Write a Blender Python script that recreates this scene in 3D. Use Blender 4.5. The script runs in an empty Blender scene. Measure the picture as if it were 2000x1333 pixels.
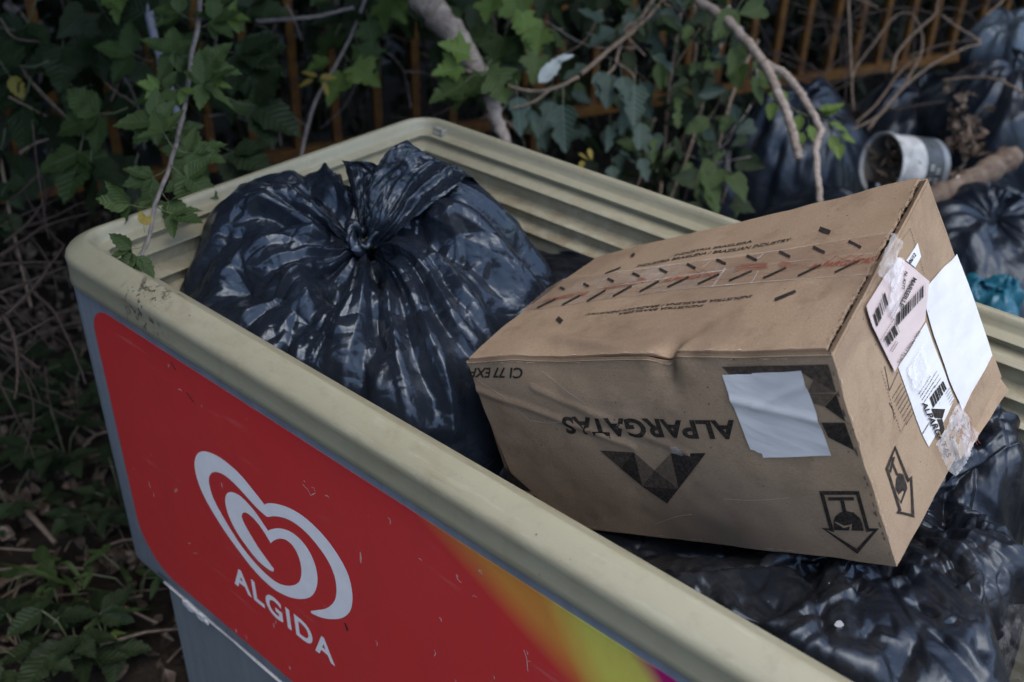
import bpy, bmesh, math, random
import numpy as np
from mathutils import Vector, Matrix

random.seed(7)
rng = np.random.default_rng(7)
SC = bpy.context.scene
COL = SC.collection
RAD = math.radians

# ------------------------------------------------------------------ camera
LENS_PX = 2000.0
CAM = np.array([1.2455, -0.5654, 1.4723])
_p, _r, _y = 0.5608, 0.0285, 0.6971
_f = np.array([-math.sin(_y) * math.cos(_p), math.cos(_y) * math.cos(_p), -math.sin(_p)])
_rt = np.array([math.cos(_y), math.sin(_y), 0.0])
_up = np.cross(_rt, _f)
CR = _rt * math.cos(_r) + _up * math.sin(_r)
CU = -_rt * math.sin(_r) + _up * math.cos(_r)
CF = _f
cam_d = bpy.data.cameras.new('camera')
cam_d.lens = 36.0
cam_d.sensor_width = 36.0
cam_d.clip_start = 0.02
cam_d.clip_end = 400
cam_d.dof.use_dof = True
cam_d.dof.focus_distance = 1.12
cam_d.dof.aperture_fstop = 4.1
cam_d.dof.aperture_blades = 9
cam = bpy.data.objects.new('camera', cam_d)
cam.matrix_world = Matrix(((CR[0], CU[0], -CF[0], CAM[0]), (CR[1], CU[1], -CF[1], CAM[1]),
                           (CR[2], CU[2], -CF[2], CAM[2]), (0, 0, 0, 1)))
COL.objects.link(cam)
SC.camera = cam

# ------------------------------------------------------------------ light
SUN_EL, SUN_AZ = 72.0, -12.0         # azimuth from +x towards +y: high, to the right of the camera
world = bpy.data.worlds.new('World')
SC.world = world
world.use_nodes = True
wn = world.node_tree
sky = wn.nodes.new('ShaderNodeTexSky')
sky.sky_type = 'NISHITA'
sky.sun_disc = False
sky.sun_elevation = RAD(SUN_EL)
sky.sun_rotation = RAD(90 - SUN_AZ)
sky.air_density = 1.0
sky.dust_density = 2.2
sky.ozone_density = 1.0
wn.links.new(sky.outputs[0], wn.nodes['Background'].inputs[0])
wn.nodes['Background'].inputs[1].default_value = 0.15
sun_d = bpy.data.lights.new('sun', 'SUN')
sun_d.energy = 0.45
sun_d.angle = RAD(55)
sun_d.color = (1.0, 0.97, 0.93)
sun = bpy.data.objects.new('sun', sun_d)
_sd = Vector((math.cos(RAD(SUN_EL)) * math.cos(RAD(SUN_AZ)), math.cos(RAD(SUN_EL)) * math.sin(RAD(SUN_AZ)), math.sin(RAD(SUN_EL))))
sun.rotation_euler = _sd.to_track_quat('Z', 'Y').to_euler()
COL.objects.link(sun)
SC.view_settings.view_transform = 'Standard'
SC.view_settings.look = 'None'
SC.view_settings.gamma = 1.0
SC.view_settings.exposure = 1.42
SC.cycles.max_bounces = 8
SC.cycles.transparent_max_bounces = 12
SC.cycles.sample_clamp_indirect = 6

# ------------------------------------------------------------------ helpers
def ray(px, py):
    return CF + CR * (px - 1000) / LENS_PX - CU * (py - 666.5) / LENS_PX
def at(px, py, depth):                 # the point seen at a pixel of the photograph at a given depth
    return CAM + ray(px, py) * depth
def atplane(px, py, axis, val):
    d = ray(px, py)
    return CAM + d * ((val - CAM[axis]) / d[axis])
def proj(P):
    d = np.asarray(P) - CAM
    z = d @ CF
    return np.array([1000 + LENS_PX * (d @ CR) / z, 666.5 - LENS_PX * (d @ CU) / z])

def mesh(name, verts, faces, mat=None, smooth=False):
    me = bpy.data.meshes.new(name)
    me.from_pydata([tuple(map(float, v)) for v in verts], [], [tuple(map(int, f)) for f in faces])
    if mat is not None:
        me.materials.append(mat)
    if smooth:
        me.shade_smooth()
    me.update()
    return me
def link(name, me, parent=None, **props):
    o = bpy.data.objects.new(name, me)
    COL.objects.link(o)
    if parent is not None:
        o.parent = parent
        if parent.type == 'EMPTY':
            o.matrix_parent_inverse = Matrix.Translation(-parent.location)
    for k, v in props.items():
        o[k] = v
    return o
def obj(name, verts, faces, mat, parent=None, smooth=False, **props):
    return link(name, mesh(name, verts, faces, mat, smooth), parent, **props)
def thing(name, label, category, loc=(0, 0, 0), group=None):
    o = link(name, None)           # an Empty at the thing's base; its parts keep world coordinates
    o.location = Vector([float(c) for c in loc])
    o.empty_display_size = 0.05
    o['label'] = label
    o['category'] = category
    if group:
        o['group'] = group
    return o
def tag(o, label, category, group=None):
    o['label'] = label
    o['category'] = category
    if group:
        o['group'] = group
    return o

class MB:                              # collects shapes into one mesh
    def __init__(s): s.v = []; s.f = []
    def add(s, v, f):
        n = len(s.v)
        s.v += [tuple(map(float, q)) for q in v]
        s.f += [tuple(i + n for i in q) for q in f]
    def box(s, c, h, rz=0.0):
        cx, cy, cz = c; hx, hy, hz = h
        co, si = math.cos(rz), math.sin(rz)
        v = []
        for z in (-hz, hz):
            for x, y in ((-hx, -hy), (hx, -hy), (hx, hy), (-hx, hy)):
                v.append((cx + x * co - y * si, cy + x * si + y * co, cz + z))
        s.add(v, [(0, 3, 2, 1), (4, 5, 6, 7), (0, 1, 5, 4), (1, 2, 6, 5), (2, 3, 7, 6), (3, 0, 4, 7)])
    def tube(s, pts, radii, n=6, cap=True):
        pts = [Vector(p) for p in pts]
        if not hasattr(radii, '__len__'): radii = [radii] * len(pts)
        v = []; f = []
        t0 = (pts[1] - pts[0]).normalized()
        a = t0.orthogonal().normalized()
        for i, p in enumerate(pts):
            t = (pts[min(i + 1, len(pts) - 1)] - pts[max(i - 1, 0)]).normalized()
            a = (a - t * a.dot(t)).normalized()
            b = t.cross(a)
            for k in range(n):
                an = 2 * math.pi * k / n
                v.append(p + (a * math.cos(an) + b * math.sin(an)) * radii[i])
        for i in range(len(pts) - 1):
            for k in range(n):
                f.append((i * n + k, i * n + (k + 1) % n, (i + 1) * n + (k + 1) % n, (i + 1) * n + k))
        if cap:
            f.append(tuple(range(n))[::-1]); f.append(tuple((len(pts) - 1) * n + k for k in range(n)))
        s.add(v, f)
    def build(s, name, mat, parent=None, smooth=False, **props):
        return obj(name, s.v, s.f, mat, parent, smooth, **props)

def grid_faces(nu, nv, wrap_u=False):
    f = []
    for i in range(nu if wrap_u else nu - 1):
        for j in range(nv - 1):
            a = i * nv + j; b = ((i + 1) % nu) * nv + j
            f.append((a, b, b + 1, a + 1))
    return f

def smooth_path(pts, n=6):             # Catmull-Rom through control points
    pts = [np.array(p, float) for p in pts]
    P = [2 * pts[0] - pts[1]] + pts + [2 * pts[-1] - pts[-2]]
    out = []
    for i in range(1, len(P) - 2):
        for k in range(n):
            t = k / n
            a, b, c, d = P[i - 1], P[i], P[i + 1], P[i + 2]
            out.append(0.5 * (2 * b + (c - a) * t + (2 * a - 5 * b + 4 * c - d) * t * t + (3 * b - a - 3 * c + d) * t ** 3))
    out.append(pts[-1])
    return out

# value noise on numpy arrays
_NT = rng.random((64, 64, 64))
def vnoise(P, freq=1.0, seed=0):
    P = np.asarray(P, float) * freq + seed * 7.31
    i = np.floor(P).astype(int); t = P - i
    t = t * t * (3 - 2 * t)
    r = 0
    for dx in (0, 1):
        for dy in (0, 1):
            for dz in (0, 1):
                w = (t[..., 0] if dx else 1 - t[..., 0]) * (t[..., 1] if dy else 1 - t[..., 1]) * (t[..., 2] if dz else 1 - t[..., 2])
                r = r + w * _NT[(i[..., 0] + dx) % 64, (i[..., 1] + dy) % 64, (i[..., 2] + dz) % 64]
    return r * 2 - 1

# ------------------------------------------------------------------ materials
class M:
    def __init__(s, name, color=(0.5, 0.5, 0.5), rough=0.6, spec=0.5, metallic=0.0):
        s.m = bpy.data.materials.new(name)
        s.m.use_nodes = True
        s.t = s.m.node_tree
        s.b = s.t.nodes['Principled BSDF']
        s.set('Base Color', (*color, 1)); s.set('Roughness', rough); s.set('Metallic', metallic)
        s.set('Specular IOR Level', spec)
    def set(s, k, v): s.b.inputs[k].default_value = v
    def n(s, typ, **kw):
        nd = s.t.nodes.new('ShaderNode' + typ)
        for k, v in kw.items():
            if isinstance(k, str) and hasattr(nd, k): setattr(nd, k, v)
            else: nd.inputs[k].default_value = v
        return nd
    def l(s, a, b): s.t.links.new(a, b)
    def val(s, x, inp):
        if isinstance(x, (int, float)): inp.default_value = x
        elif isinstance(x, tuple): inp.default_value = (*x, 1) if len(x) == 3 else x
        else: s.l(x, inp)
    def coord(s, kind='Object'): return s.n('TexCoord').outputs[kind]
    def mapping(s, src, scale=(1, 1, 1), rot=(0, 0, 0), loc=(0, 0, 0)):
        m = s.n('Mapping'); s.l(src, m.inputs[0])
        m.inputs['Scale'].default_value = scale; m.inputs['Rotation'].default_value = rot; m.inputs['Location'].default_value = loc
        return m.outputs[0]
    def noise(s, src, scale=5, detail=4, rough=0.55, dist=0.0):
        n = s.n('TexNoise'); s.l(src, n.inputs['Vector'])
        n.inputs['Scale'].default_value = scale; n.inputs['Detail'].default_value = detail
        n.inputs['Roughness'].default_value = rough; n.inputs['Distortion'].default_value = dist
        return n.outputs[0]
    def voro(s, src, scale=5, feature='F1', out=0):
        n = s.n('TexVoronoi'); n.feature = feature; s.l(src, n.inputs['Vector']); n.inputs['Scale'].default_value = scale
        return n.outputs[out]
    def ramp(s, src, stops, interp='LINEAR'):
        n = s.n('ValToRGB'); n.color_ramp.interpolation = interp
        el = n.color_ramp.elements
        while len(el) < len(stops): el.new(0.5)
        for e, (p, c) in zip(el, stops):
            e.position = p
            e.color = (c, c, c, 1) if isinstance(c, (int, float)) else (*c, 1)
        s.l(src, n.inputs[0])
        return n.outputs[0]
    def mix(s, fac, a, b, mode='MIX'):
        n = s.n('MixRGB'); n.blend_type = mode
        s.val(fac, n.inputs[0]); s.val(a, n.inputs[1]); s.val(b, n.inputs[2])
        return n.outputs[0]
    def math(s, op, a, b=0.0, clamp=False):
        n = s.n('Math'); n.operation = op; n.use_clamp = clamp
        s.val(a, n.inputs[0]); s.val(b, n.inputs[1])
        return n.outputs[0]
    def xyz(s, src):
        n = s.n('SeparateXYZ'); s.l(src, n.inputs[0]); return n.outputs
    def bump(s, h, strength=0.3, dist=0.01, base=None):
        n = s.n('Bump'); n.inputs['Strength'].default_value = strength; n.inputs['Distance'].default_value = dist
        s.l(h, n.inputs['Height'])
        if base is not None: s.l(base, n.inputs['Normal'])
        s.l(n.outputs[0], s.b.inputs['Normal'])
        return n.outputs[0]
    def color(s, c): s.l(c, s.b.inputs['Base Color'])
    def rough(s, c): s.l(c, s.b.inputs['Roughness'])

def mat_plastic_rim():
    m = M('rim_plastic', (0.40, 0.385, 0.27), 0.42, 0.45)
    co = m.coord()
    big = m.noise(co, 2.2, 5, 0.6)
    c = m.mix(m.ramp(big, [(0.35, 0.0), (0.7, 1.0)]), (0.255, 0.240, 0.158), (0.325, 0.309, 0.215))
    grime = m.noise(m.mapping(co, (2.0, 2.0, 7.0)), 6, 8, 0.7)
    c = m.mix(m.ramp(grime, [(0.52, 0.0), (0.72, 0.55)]), c, (0.22, 0.17, 0.10))
    # brown dirt lying in the tracks (points up and inside)
    z = m.xyz(co)[2]
    low = m.math('MULTIPLY', m.ramp(z, [(0.745, 1.0), (0.842, 0.0)]), m.ramp(m.noise(co, 34, 8, 0.75), [(0.42, 0.0), (0.6, 0.75)]))
    fas = m.math('LESS_THAN', m.xyz(co)[1], -0.002)
    low = m.math('MULTIPLY', low, m.math('SUBTRACT', 1.0, fas))
    c = m.mix(low, c, (0.155, 0.105, 0.06))
    speck = m.ramp(m.noise(co, 190, 2, 0.5), [(0.73, 0.0), (0.77, 1.0)])
    spot = m.ramp(m.noise(co, 9, 3, 0.5), [(0.5, 0.0), (0.62, 1.0)])
    c = m.mix(m.math('MULTIPLY', m.math('MULTIPLY', speck, spot), 0.8), c, (0.05, 0.045, 0.035))
    # a patch of black mould spots near the left end of the front rim
    pt = m.n('VectorMath', operation='DISTANCE'); m.l(co, pt.inputs[0]); pt.inputs[1].default_value = (0.205, -0.02, 0.825)
    near = m.ramp(pt.outputs['Value'], [(0.0, 1.0), (0.055, 0.0)])
    blk = m.ramp(m.noise(m.mapping(co, (1, 1, 0.6)), 85, 6, 0.72), [(0.53, 0.0), (0.58, 1.0)])
    c = m.mix(m.math('MULTIPLY', m.math('MULTIPLY', near, blk), 1.7, True), c, (0.018, 0.017, 0.015))
    scr = m.ramp(m.noise(m.mapping(co, (9, 120, 120), (0.1, 0.2, 0.12)), 1.0, 3, 0.5), [(0.70, 0.0), (0.74, 1.0)])
    c = m.mix(m.math('MULTIPLY', scr, 0.35), c, (0.20, 0.175, 0.115))
    wear = m.ramp(m.noise(m.mapping(co, (5, 40, 40)), 2.0, 8, 0.75), [(0.55, 0.0), (0.75, 0.5)])
    c = m.mix(wear, c, (0.43, 0.42, 0.33))
    streak = m.ramp(m.noise(m.mapping(co, (14, 14, 1.2)), 3.0, 7, 0.7), [(0.54, 0.0), (0.74, 0.45)])
    c = m.mix(streak, c, (0.19, 0.165, 0.105))
    nick = m.math('MULTIPLY', m.ramp(m.voro(co, 30), [(0.0, 1.0), (0.035, 1.0), (0.05, 0.0)]), m.ramp(m.noise(co, 7, 2, 0.5), [(0.5, 0.0), (0.56, 1.0)]))
    c = m.mix(m.math('MULTIPLY', nick, 0.85), c, (0.06, 0.05, 0.035))
    m.color(c)
    m.rough(m.ramp(m.noise(co, 30, 6, 0.6), [(0.3, 0.36), (0.7, 0.56)]))
    m.bump(m.noise(co, 420, 3, 0.5), 0.12, 0.002)
    return m.m
def mat_metal_panel(name, col):
    m = M(name, col, 0.42, 0.5, 0.15)
    co = m.coord()
    v = m.noise(m.mapping(co, (60, 60, 2.2)), 1.0, 5, 0.6)
    c = m.mix(m.ramp(v, [(0.35, 0.0), (0.7, 1.0)]), tuple(x * 0.86 for x in col), tuple(x * 1.08 for x in col))
    d = m.noise(co, 7, 8, 0.7)
    c = m.mix(m.ramp(d, [(0.52, 0.0), (0.75, 0.6)]), c, (0.14, 0.13, 0.11))
    scr = m.ramp(m.noise(m.mapping(co, (90, 90, 30), (0, 0.7, 0)), 1.6, 3, 0.5), [(0.755, 0.0), (0.775, 1.0)])
    c = m.mix(m.math('MULTIPLY', scr, 0.6), c, (0.5, 0.52, 0.53))
    m.color(c); m.rough(m.ramp(d, [(0.3, 0.34), (0.7, 0.6)]))
    m.bump(m.noise(co, 60, 4, 0.6), 0.05, 0.004)
    return m.m
def mat_flat(name, col, rough=0.6, var=0.15, scale=40, spec=0.4):
    m = M(name, col, rough, spec)
    co = m.coord()
    v = m.noise(co, scale, 5, 0.6)
    m.color(m.mix(m.ramp(v, [(0.3, 0.0), (0.7, 1.0)]), tuple(x * (1 - var) for x in col), tuple(min(1, x * (1 + var)) for x in col)))
    return m.m
def mat_sticker():
    m = M('sticker_print', (0.42, 0.02, 0.02), 0.36, 0.5)
    co = m.coord()
    s = m.xyz(co)
    # colour swirl of the print: coordinates are metres on the panel (x along, z up)
    wob = m.math('MULTIPLY', m.math('SUBTRACT', m.noise(co, 5.0, 1, 0.4), 0.5), 0.012)
    def lin(a_, b_, c_, w_):
        q = m.math('ADD', m.math('ADD', m.math('MULTIPLY', s[0], a_), m.math('MULTIPLY', s[2], b_)), wob)
        return m.ramp(m.math('ADD', m.math('DIVIDE', m.math('SUBTRACT', q, c_), w_), 0.5), [(0.0, 0.0), (0.5, 0.5), (1.0, 1.0)])
    c = m.mix(lin(0.407, 0.913, 0.998, 0.040), (0.57, 0.034, 0.033), (0.62, 0.25, 0.045))
    c = m.mix(lin(0.834, 0.552, 1.146, 0.045), c, (0.62, 0.60, 0.10))
    c = m.mix(lin(0.687, 0.727, 1.216, 0.022), c, (0.40, 0.006, 0.13))
    fade = m.noise(co, 4, 4, 0.6)
    c = m.mix(m.math('MULTIPLY', m.ramp(fade, [(0.35, 0.0), (0.7, 0.45)]), 0.3), c, (0.33, 0.05, 0.05))
    scr = m.ramp(m.noise(m.mapping(co, (70, 70, 16), (0, 0.5, 0)), 1.4, 2, 0.4), [(0.785, 0.0), (0.80, 1.0)])
    dots = m.ramp(m.voro(co, 42), [(0.0, 1.0), (0.055, 1.0), (0.075, 0.0)])
    sel = m.ramp(m.noise(co, 11, 2, 0.5), [(0.62, 0.0), (0.66, 1.0)])
    c = m.mix(m.math('MULTIPLY', m.math('ADD', scr, m.math('MULTIPLY', dots, sel), True), 0.75), c, (0.55, 0.42, 0.36))
    smear = m.ramp(m.noise(m.mapping(co, (4, 4, 1.2)), 3, 6, 0.7), [(0.5, 0.0), (0.8, 0.4)])
    c = m.mix(m.math('MULTIPLY', smear, 0.6), c, (0.22, 0.04, 0.035))
    scrape = m.ramp(m.noise(m.mapping(co, (6, 6, 60), (0, -0.6, 0)), 1.5, 5, 0.6), [(0.62, 0.0), (0.70, 0.30)])
    c = m.mix(scrape, c, (0.50, 0.20, 0.17))
    m.color(c)
    m.rough(m.ramp(fade, [(0.3, 0.30), (0.7, 0.5)]))
    m.bump(m.noise(co, 25, 3, 0.5), 0.03, 0.003)
    return m.m
def mat_cardboard():
    m = M('cardboard', (0.30, 0.2, 0.13), 0.85, 0.2)
    co = m.coord()
    fib = m.noise(m.mapping(co, (1, 3.0, 3.0)), 260, 6, 0.75)
    big = m.noise(co, 6, 6, 0.6)
    c = m.mix(m.ramp(big, [(0.3, 0.0), (0.7, 1.0)]), (0.315, 0.228, 0.145), (0.39, 0.292, 0.196))
    c = m.mix(m.ramp(fib, [(0.3, 0.0), (0.72, 0.75)]), c, (0.205, 0.136, 0.082))
    sp = m.ramp(m.noise(co, 330, 2, 0.5), [(0.7, 0.0), (0.76, 1.0)])
    c = m.mix(m.math('MULTIPLY', sp, 0.8), c, (0.09, 0.06, 0.045))
    st = m.ramp(m.noise(co, 4.5, 5, 0.65, 0.6), [(0.55, 0.0), (0.66, 1.0)])
    c = m.mix(m.math('MULTIPLY', st, 0.5), c, (0.165, 0.115, 0.08))
    hi_ = m.ramp(m.noise(m.mapping(co, (3.0, 1, 3.0)), 210, 4, 0.7), [(0.58, 0.0), (0.72, 0.5)])
    c = m.mix(hi_, c, (0.42, 0.32, 0.235))
    # damp patch along the lower front edge
    pt = m.n('VectorMath', operation='DISTANCE'); m.l(co, pt.inputs[0]); pt.inputs[1].default_value = (0.90, 0.25, 0.69)
    dn = m.math('ADD', pt.outputs['Value'], m.math('MULTIPLY', m.noise(co, 9, 5, 0.6), 0.10))
    damp = m.ramp(dn, [(0.08, 1.0), (0.18, 0.0)])
    c = m.mix(m.math('MULTIPLY', damp, 0.85), c, (0.13, 0.105, 0.085))
    sc_ = m.ramp(m.noise(m.mapping(co, (30, 30, 120), (0.5, 0.4, 0.6)), 1.2, 4, 0.6), [(0.70, 0.0), (0.76, 1.0)])
    c = m.mix(m.math('MULTIPLY', sc_, 0.35), c, (0.44, 0.34, 0.25))
    dirt = m.ramp(m.noise(co, 17, 8, 0.75), [(0.52, 0.0), (0.70, 0.65)])
    c = m.mix(dirt, c, (0.17, 0.115, 0.075))
    dots = m.math('MULTIPLY', m.ramp(m.voro(co, 75), [(0.0, 1.0), (0.07, 1.0), (0.09, 0.0)]), m.ramp(m.noise(co, 12, 2, 0.5), [(0.55, 0.0), (0.6, 1.0)]))
    c = m.mix(m.math('MULTIPLY', dots, 0.8), c, (0.03, 0.025, 0.02))
    m.color(c)
    # corrugation faintly showing through and fibre relief
    h = m.math('ADD', m.math('MULTIPLY', fib, 0.5), m.math('MULTIPLY', m.noise(co, 28, 5, 0.6), 0.9))
    m.bump(h, 0.22, 0.004)
    return m.m
def mat_ink(name, col, worn=0.35):
    m = M(name, col, 0.75, 0.2)
    co = m.coord()
    v = m.noise(co, 240, 5, 0.7)
    m.color(m.mix(m.ramp(v, [(0.42, 0.0), (0.8, worn)]), col, (0.27, 0.19, 0.13)))
    return m.m
def mat_paper(name, col, crease=0.3):
    m = M(name, col, 0.6, 0.35)
    co = m.coord()
    v = m.noise(co, 14, 5, 0.6)
    c = m.mix(m.ramp(v, [(0.4, 0.0), (0.75, 0.35)]), col, tuple(x * 0.72 for x in col))
    sp = m.ramp(m.noise(co, 150, 2, 0.5), [(0.76, 0.0), (0.79, 1.0)])
    c = m.mix(m.math('MULTIPLY', sp, 0.5), c, (0.16, 0.14, 0.12))
    m.color(c)
    m.bump(m.noise(m.mapping(co, (1, 1, 3), (0.4, 0.3, 0.2)), 12, 3, 0.5), crease, 0.02)
    return m.m
def mat_tape(name, tint=(0.40, 0.275, 0.19), alpha=0.75):
    m = M(name, tint, 0.14, 0.7)
    co = m.coord()
    al = m.ramp(m.noise(m.mapping(co, (1, 1, 1)), 22, 5, 0.65), [(0.5, alpha * 0.45), (0.8, min(1, alpha * 1.8))])
    m.l(al, m.b.inputs['Alpha'])
    m.bump(m.noise(co, 70, 3, 0.6), 0.12, 0.004)
    return m.m
def mat_bag(name='bin_bag_plastic', col=(0.011, 0.015, 0.022), rough=0.21, dust=0.12, fine=1.0, bump=0.40):
    m = M(name, col, rough, 0.5)
    m.set('Specular Tint', (0.74, 0.87, 1.0, 1))
    co = m.coord()
    def ridge(sc, ds):
        return m.math('ABSOLUTE', m.math('SUBTRACT', m.noise(co, sc, 1, 0.4, ds), 0.5))
    h = m.math('ADD', m.math('MULTIPLY', ridge(15, 0.9), 1.0), m.math('ADD', m.math('MULTIPLY', ridge(38, 0.6), 0.42 * fine), m.math('MULTIPLY', ridge(90, 0.4), 0.10 * fine)))
    m.bump(h, bump, 0.016)
    d = m.math('MULTIPLY', m.ramp(m.noise(co, 10, 6, 0.7), [(0.45, 0.0), (0.75, dust)]), m.ramp(m.noise(co, 160, 4, 0.8), [(0.4, 0.3), (0.7, 1.0)]))
    c = m.mix(d, col, (0.10, 0.095, 0.085))
    sp = m.ramp(m.voro(co, 95), [(0.0, 1.0), (0.05, 1.0), (0.07, 0.0)])
    sel = m.ramp(m.noise(co, 60, 2, 0.5), [(0.64, 0.0), (0.68, 1.0)])
    c = m.mix(m.math('MULTIPLY', sp, sel), c, (0.35, 0.34, 0.32))
    m.color(c)
    m.rough(m.ramp(m.noise(co, 16, 5, 0.6), [(0.3, rough * 0.85), (0.75, rough * 1.35)]))
    return m.m

MAT = {}
MAT['rim'] = mat_plastic_rim()
MAT['panel'] = mat_metal_panel('body_metal', (0.235, 0.27, 0.30))
MAT['base'] = mat_metal_panel('plinth_metal', (0.19, 0.225, 0.24))
MAT['sticker'] = mat_sticker()
MAT['white_print'] = mat_flat('white_print', (0.80, 0.80, 0.79), 0.4, 0.05)
MAT['card'] = mat_cardboard()
MAT['ink'] = mat_ink('black_ink', (0.014, 0.013, 0.012), 0.25)
MAT['ink2'] = mat_ink('thin_ink_dark', (0.040, 0.032, 0.026), 0.4)
MAT['ink3'] = mat_ink('thin_ink_brown', (0.085, 0.066, 0.05), 0.5)
MAT['red_ink'] = mat_ink('red_ink', (0.24, 0.045, 0.025), 0.7)
MAT['paper'] = mat_paper('label_paper', (0.62, 0.625, 0.62), 0.12)
MAT['pink'] = mat_paper('pink_label_paper', (0.54, 0.45, 0.43), 0.12)
MAT['tape'] = mat_tape('printed_tape')
MAT['clear'] = mat_tape('clear_tape', (0.85, 0.84, 0.84), 0.42)
MAT['bag'] = mat_bag()
MAT['alu'] = mat_flat('aluminium_trim', (0.45, 0.43, 0.40), 0.4, 0.3, 60)
MAT['liner'] = mat_flat('liner_plastic', (0.25, 0.24, 0.17), 0.5, 0.25, 12)
MAT['dark'] = mat_flat('dark_gasket', (0.03, 0.028, 0.025), 0.7, 0.3, 60)

# ------------------------------------------------------------------ chest freezer
RIM_Z = 0.85
X0, X1, Y0, Y1 = 0.012, 1.72, 0.0, 0.650       # line of the rim's crest
def ring(o, z, rc=0.035, seg=7, x0=X0, x1=X1, y0=Y0, y1=Y1, step=0.05):
    r = max(0.004, rc + o)
    ax0, ax1, ay0, ay1 = x0 - o + r, x1 + o - r, y0 - o + r, y1 + o - r
    pts = []
    for cx, cy, a0 in ((ax0, ay0, 180), (ax1, ay0, 270), (ax1, ay1, 0), (ax0, ay1, 90)):
        for k in range(seg + 1):
            a = RAD(a0 + 90 * k / seg)
            pts.append((cx + r * math.cos(a), cy + r * math.sin(a), z))
    return pts
def sweep(profile, **kw):
    rings = [ring(o, z, **kw) for o, z in profile]
    n = len(rings[0])
    v = [p for rg in rings for p in rg]
    f = []
    for i in range(len(rings) - 1):
        for k in range(n):
            f.append((i * n + k, i * n + (k + 1) % n, (i + 1) * n + (k + 1) % n, (i + 1) * n + k))
    return v, f

freezer = thing('chest_freezer', 'open grey chest freezer with beige rim and red ice cream panel, filled with rubbish', 'freezer', (0.86, 0.33, 0))
prof = [(0.022, -0.050), (0.027, -0.0580), (0.0325, -0.0575), (0.0345, -0.0545), (0.0338, -0.046), (0.0330, -0.034), (0.0338, -0.0255), (0.0342, -0.0205), (0.0330, -0.0160),
        (0.0300, -0.0125), (0.024, -0.0085), (0.016, -0.0042), (0.010, -0.0016), (0.0055, -0.0002), (0.0020, -0.0006), (-0.0005, -0.003), (-0.003, -0.009), (-0.0045, -0.0165), (-0.0075, -0.0190),
        (-0.0200, -0.0212), (-0.0214, -0.0226), (-0.0208, -0.0242), (-0.0130, -0.0256), (-0.0126, -0.0330), (-0.0200, -0.0352), (-0.0400, -0.0392), (-0.0415, -0.0408), (-0.0408, -0.0428),
        (-0.0325, -0.0450), (-0.0320, -0.0655), (-0.0400, -0.0682), (-0.0575, -0.0708), (-0.0590, -0.0722), (-0.0584, -0.0742), (-0.0495, -0.0762), (-0.0490, -0.0905), (-0.0570, -0.0930),
        (-0.0722, -0.0952), (-0.0738, -0.0968), (-0.0732, -0.0990), (-0.0655, -0.1010), (-0.0655, -0.135), (-0.0745, -0.150)]
v, f = sweep([(o, RIM_Z + z) for o, z in prof])
rim = obj('rim', v, f, MAT['rim'], freezer, True)
_e = rim.modifiers.new('edge', 'EDGE_SPLIT'); _e.split_angle = RAD(50)
v, f = sweep([(0.010, 0.80), (0.0255, 0.798), (0.0255, 0.29), (0.0235, 0.2835), (0.006, 0.2825)], rc=0.015, seg=8)
body = obj('body', v, f, MAT['panel'], freezer, True)
_e = body.modifiers.new('edge', 'EDGE_SPLIT'); _e.split_angle = RAD(40)
v, f = sweep([(0.0, 0.2815), (0.0, 0.03), (-0.02, 0.0)], rc=0.004, seg=2, x0=0.088, x1=1.66, y0=-0.018, y1=0.63)
plinth = obj('plinth', v, f, MAT['base'], freezer)
v, f = sweep([(-0.0748, 0.74), (-0.0748, 0.22)], rc=0.035)
n = len(v) // 2
f.append(tuple(range(n, 2 * n)))
liner = obj('liner', v, f, MAT['liner'], freezer)
# aluminium edge strip under the front panel
mb = MB()
pts = []
for i in range(25):
    x = 0.092 + 0.06 * i
    pts.append((x, -0.0225, 0.2795 + 0.0012 * math.sin(i * 2.3)))
mb.tube(pts, [0.0032 + 0.0009 * math.sin(i * 1.9) for i in range(25)], 6)
strip = mb.build('edge_strip', MAT['alu'], freezer)
mb = MB()
for i in range(9):
    x = 0.150 + i * 0.007
    mb.box((x, -0.0255, 0.2765 + 0.002 * math.sin(i * 2.1)), (0.004, 0.0022, 0.0045 + 0.002 * math.sin(i * 1.3)), 0.1 * math.sin(i))
mb.build('torn_gasket', mat_flat('old_sealant', (0.5, 0.5, 0.49), 0.7, 0.3, 80), freezer, label='torn white sealant on the lower edge')
# small hinge clip and runner stop in the far corner of the rim
mb = MB()
mb.box((0.058, 0.6425, 0.8325), (0.011, 0.0040, 0.0085)); mb.box((0.058, 0.6375, 0.829), (0.0085, 0.0035, 0.005)); mb.box((0.0705, 0.640, 0.833), (0.0012, 0.007, 0.009))
clip = mb.build('hinge_clip', mat_flat('clip_plastic', (0.27, 0.265, 0.22), 0.5, 0.2), freezer)
_b = clip.modifiers.new('b', 'BEVEL'); _b.width = 0.001; _b.segments = 2
mb = MB(); mb.box((0.092, 0.5985, 0.7895), (0.024, 0.0068, 0.0050)); 
stop = mb.build('runner_stop', MAT['rim'], freezer)
_b = stop.modifiers.new('b', 'BEVEL'); _b.width = 0.0015; _b.segments = 2

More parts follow.
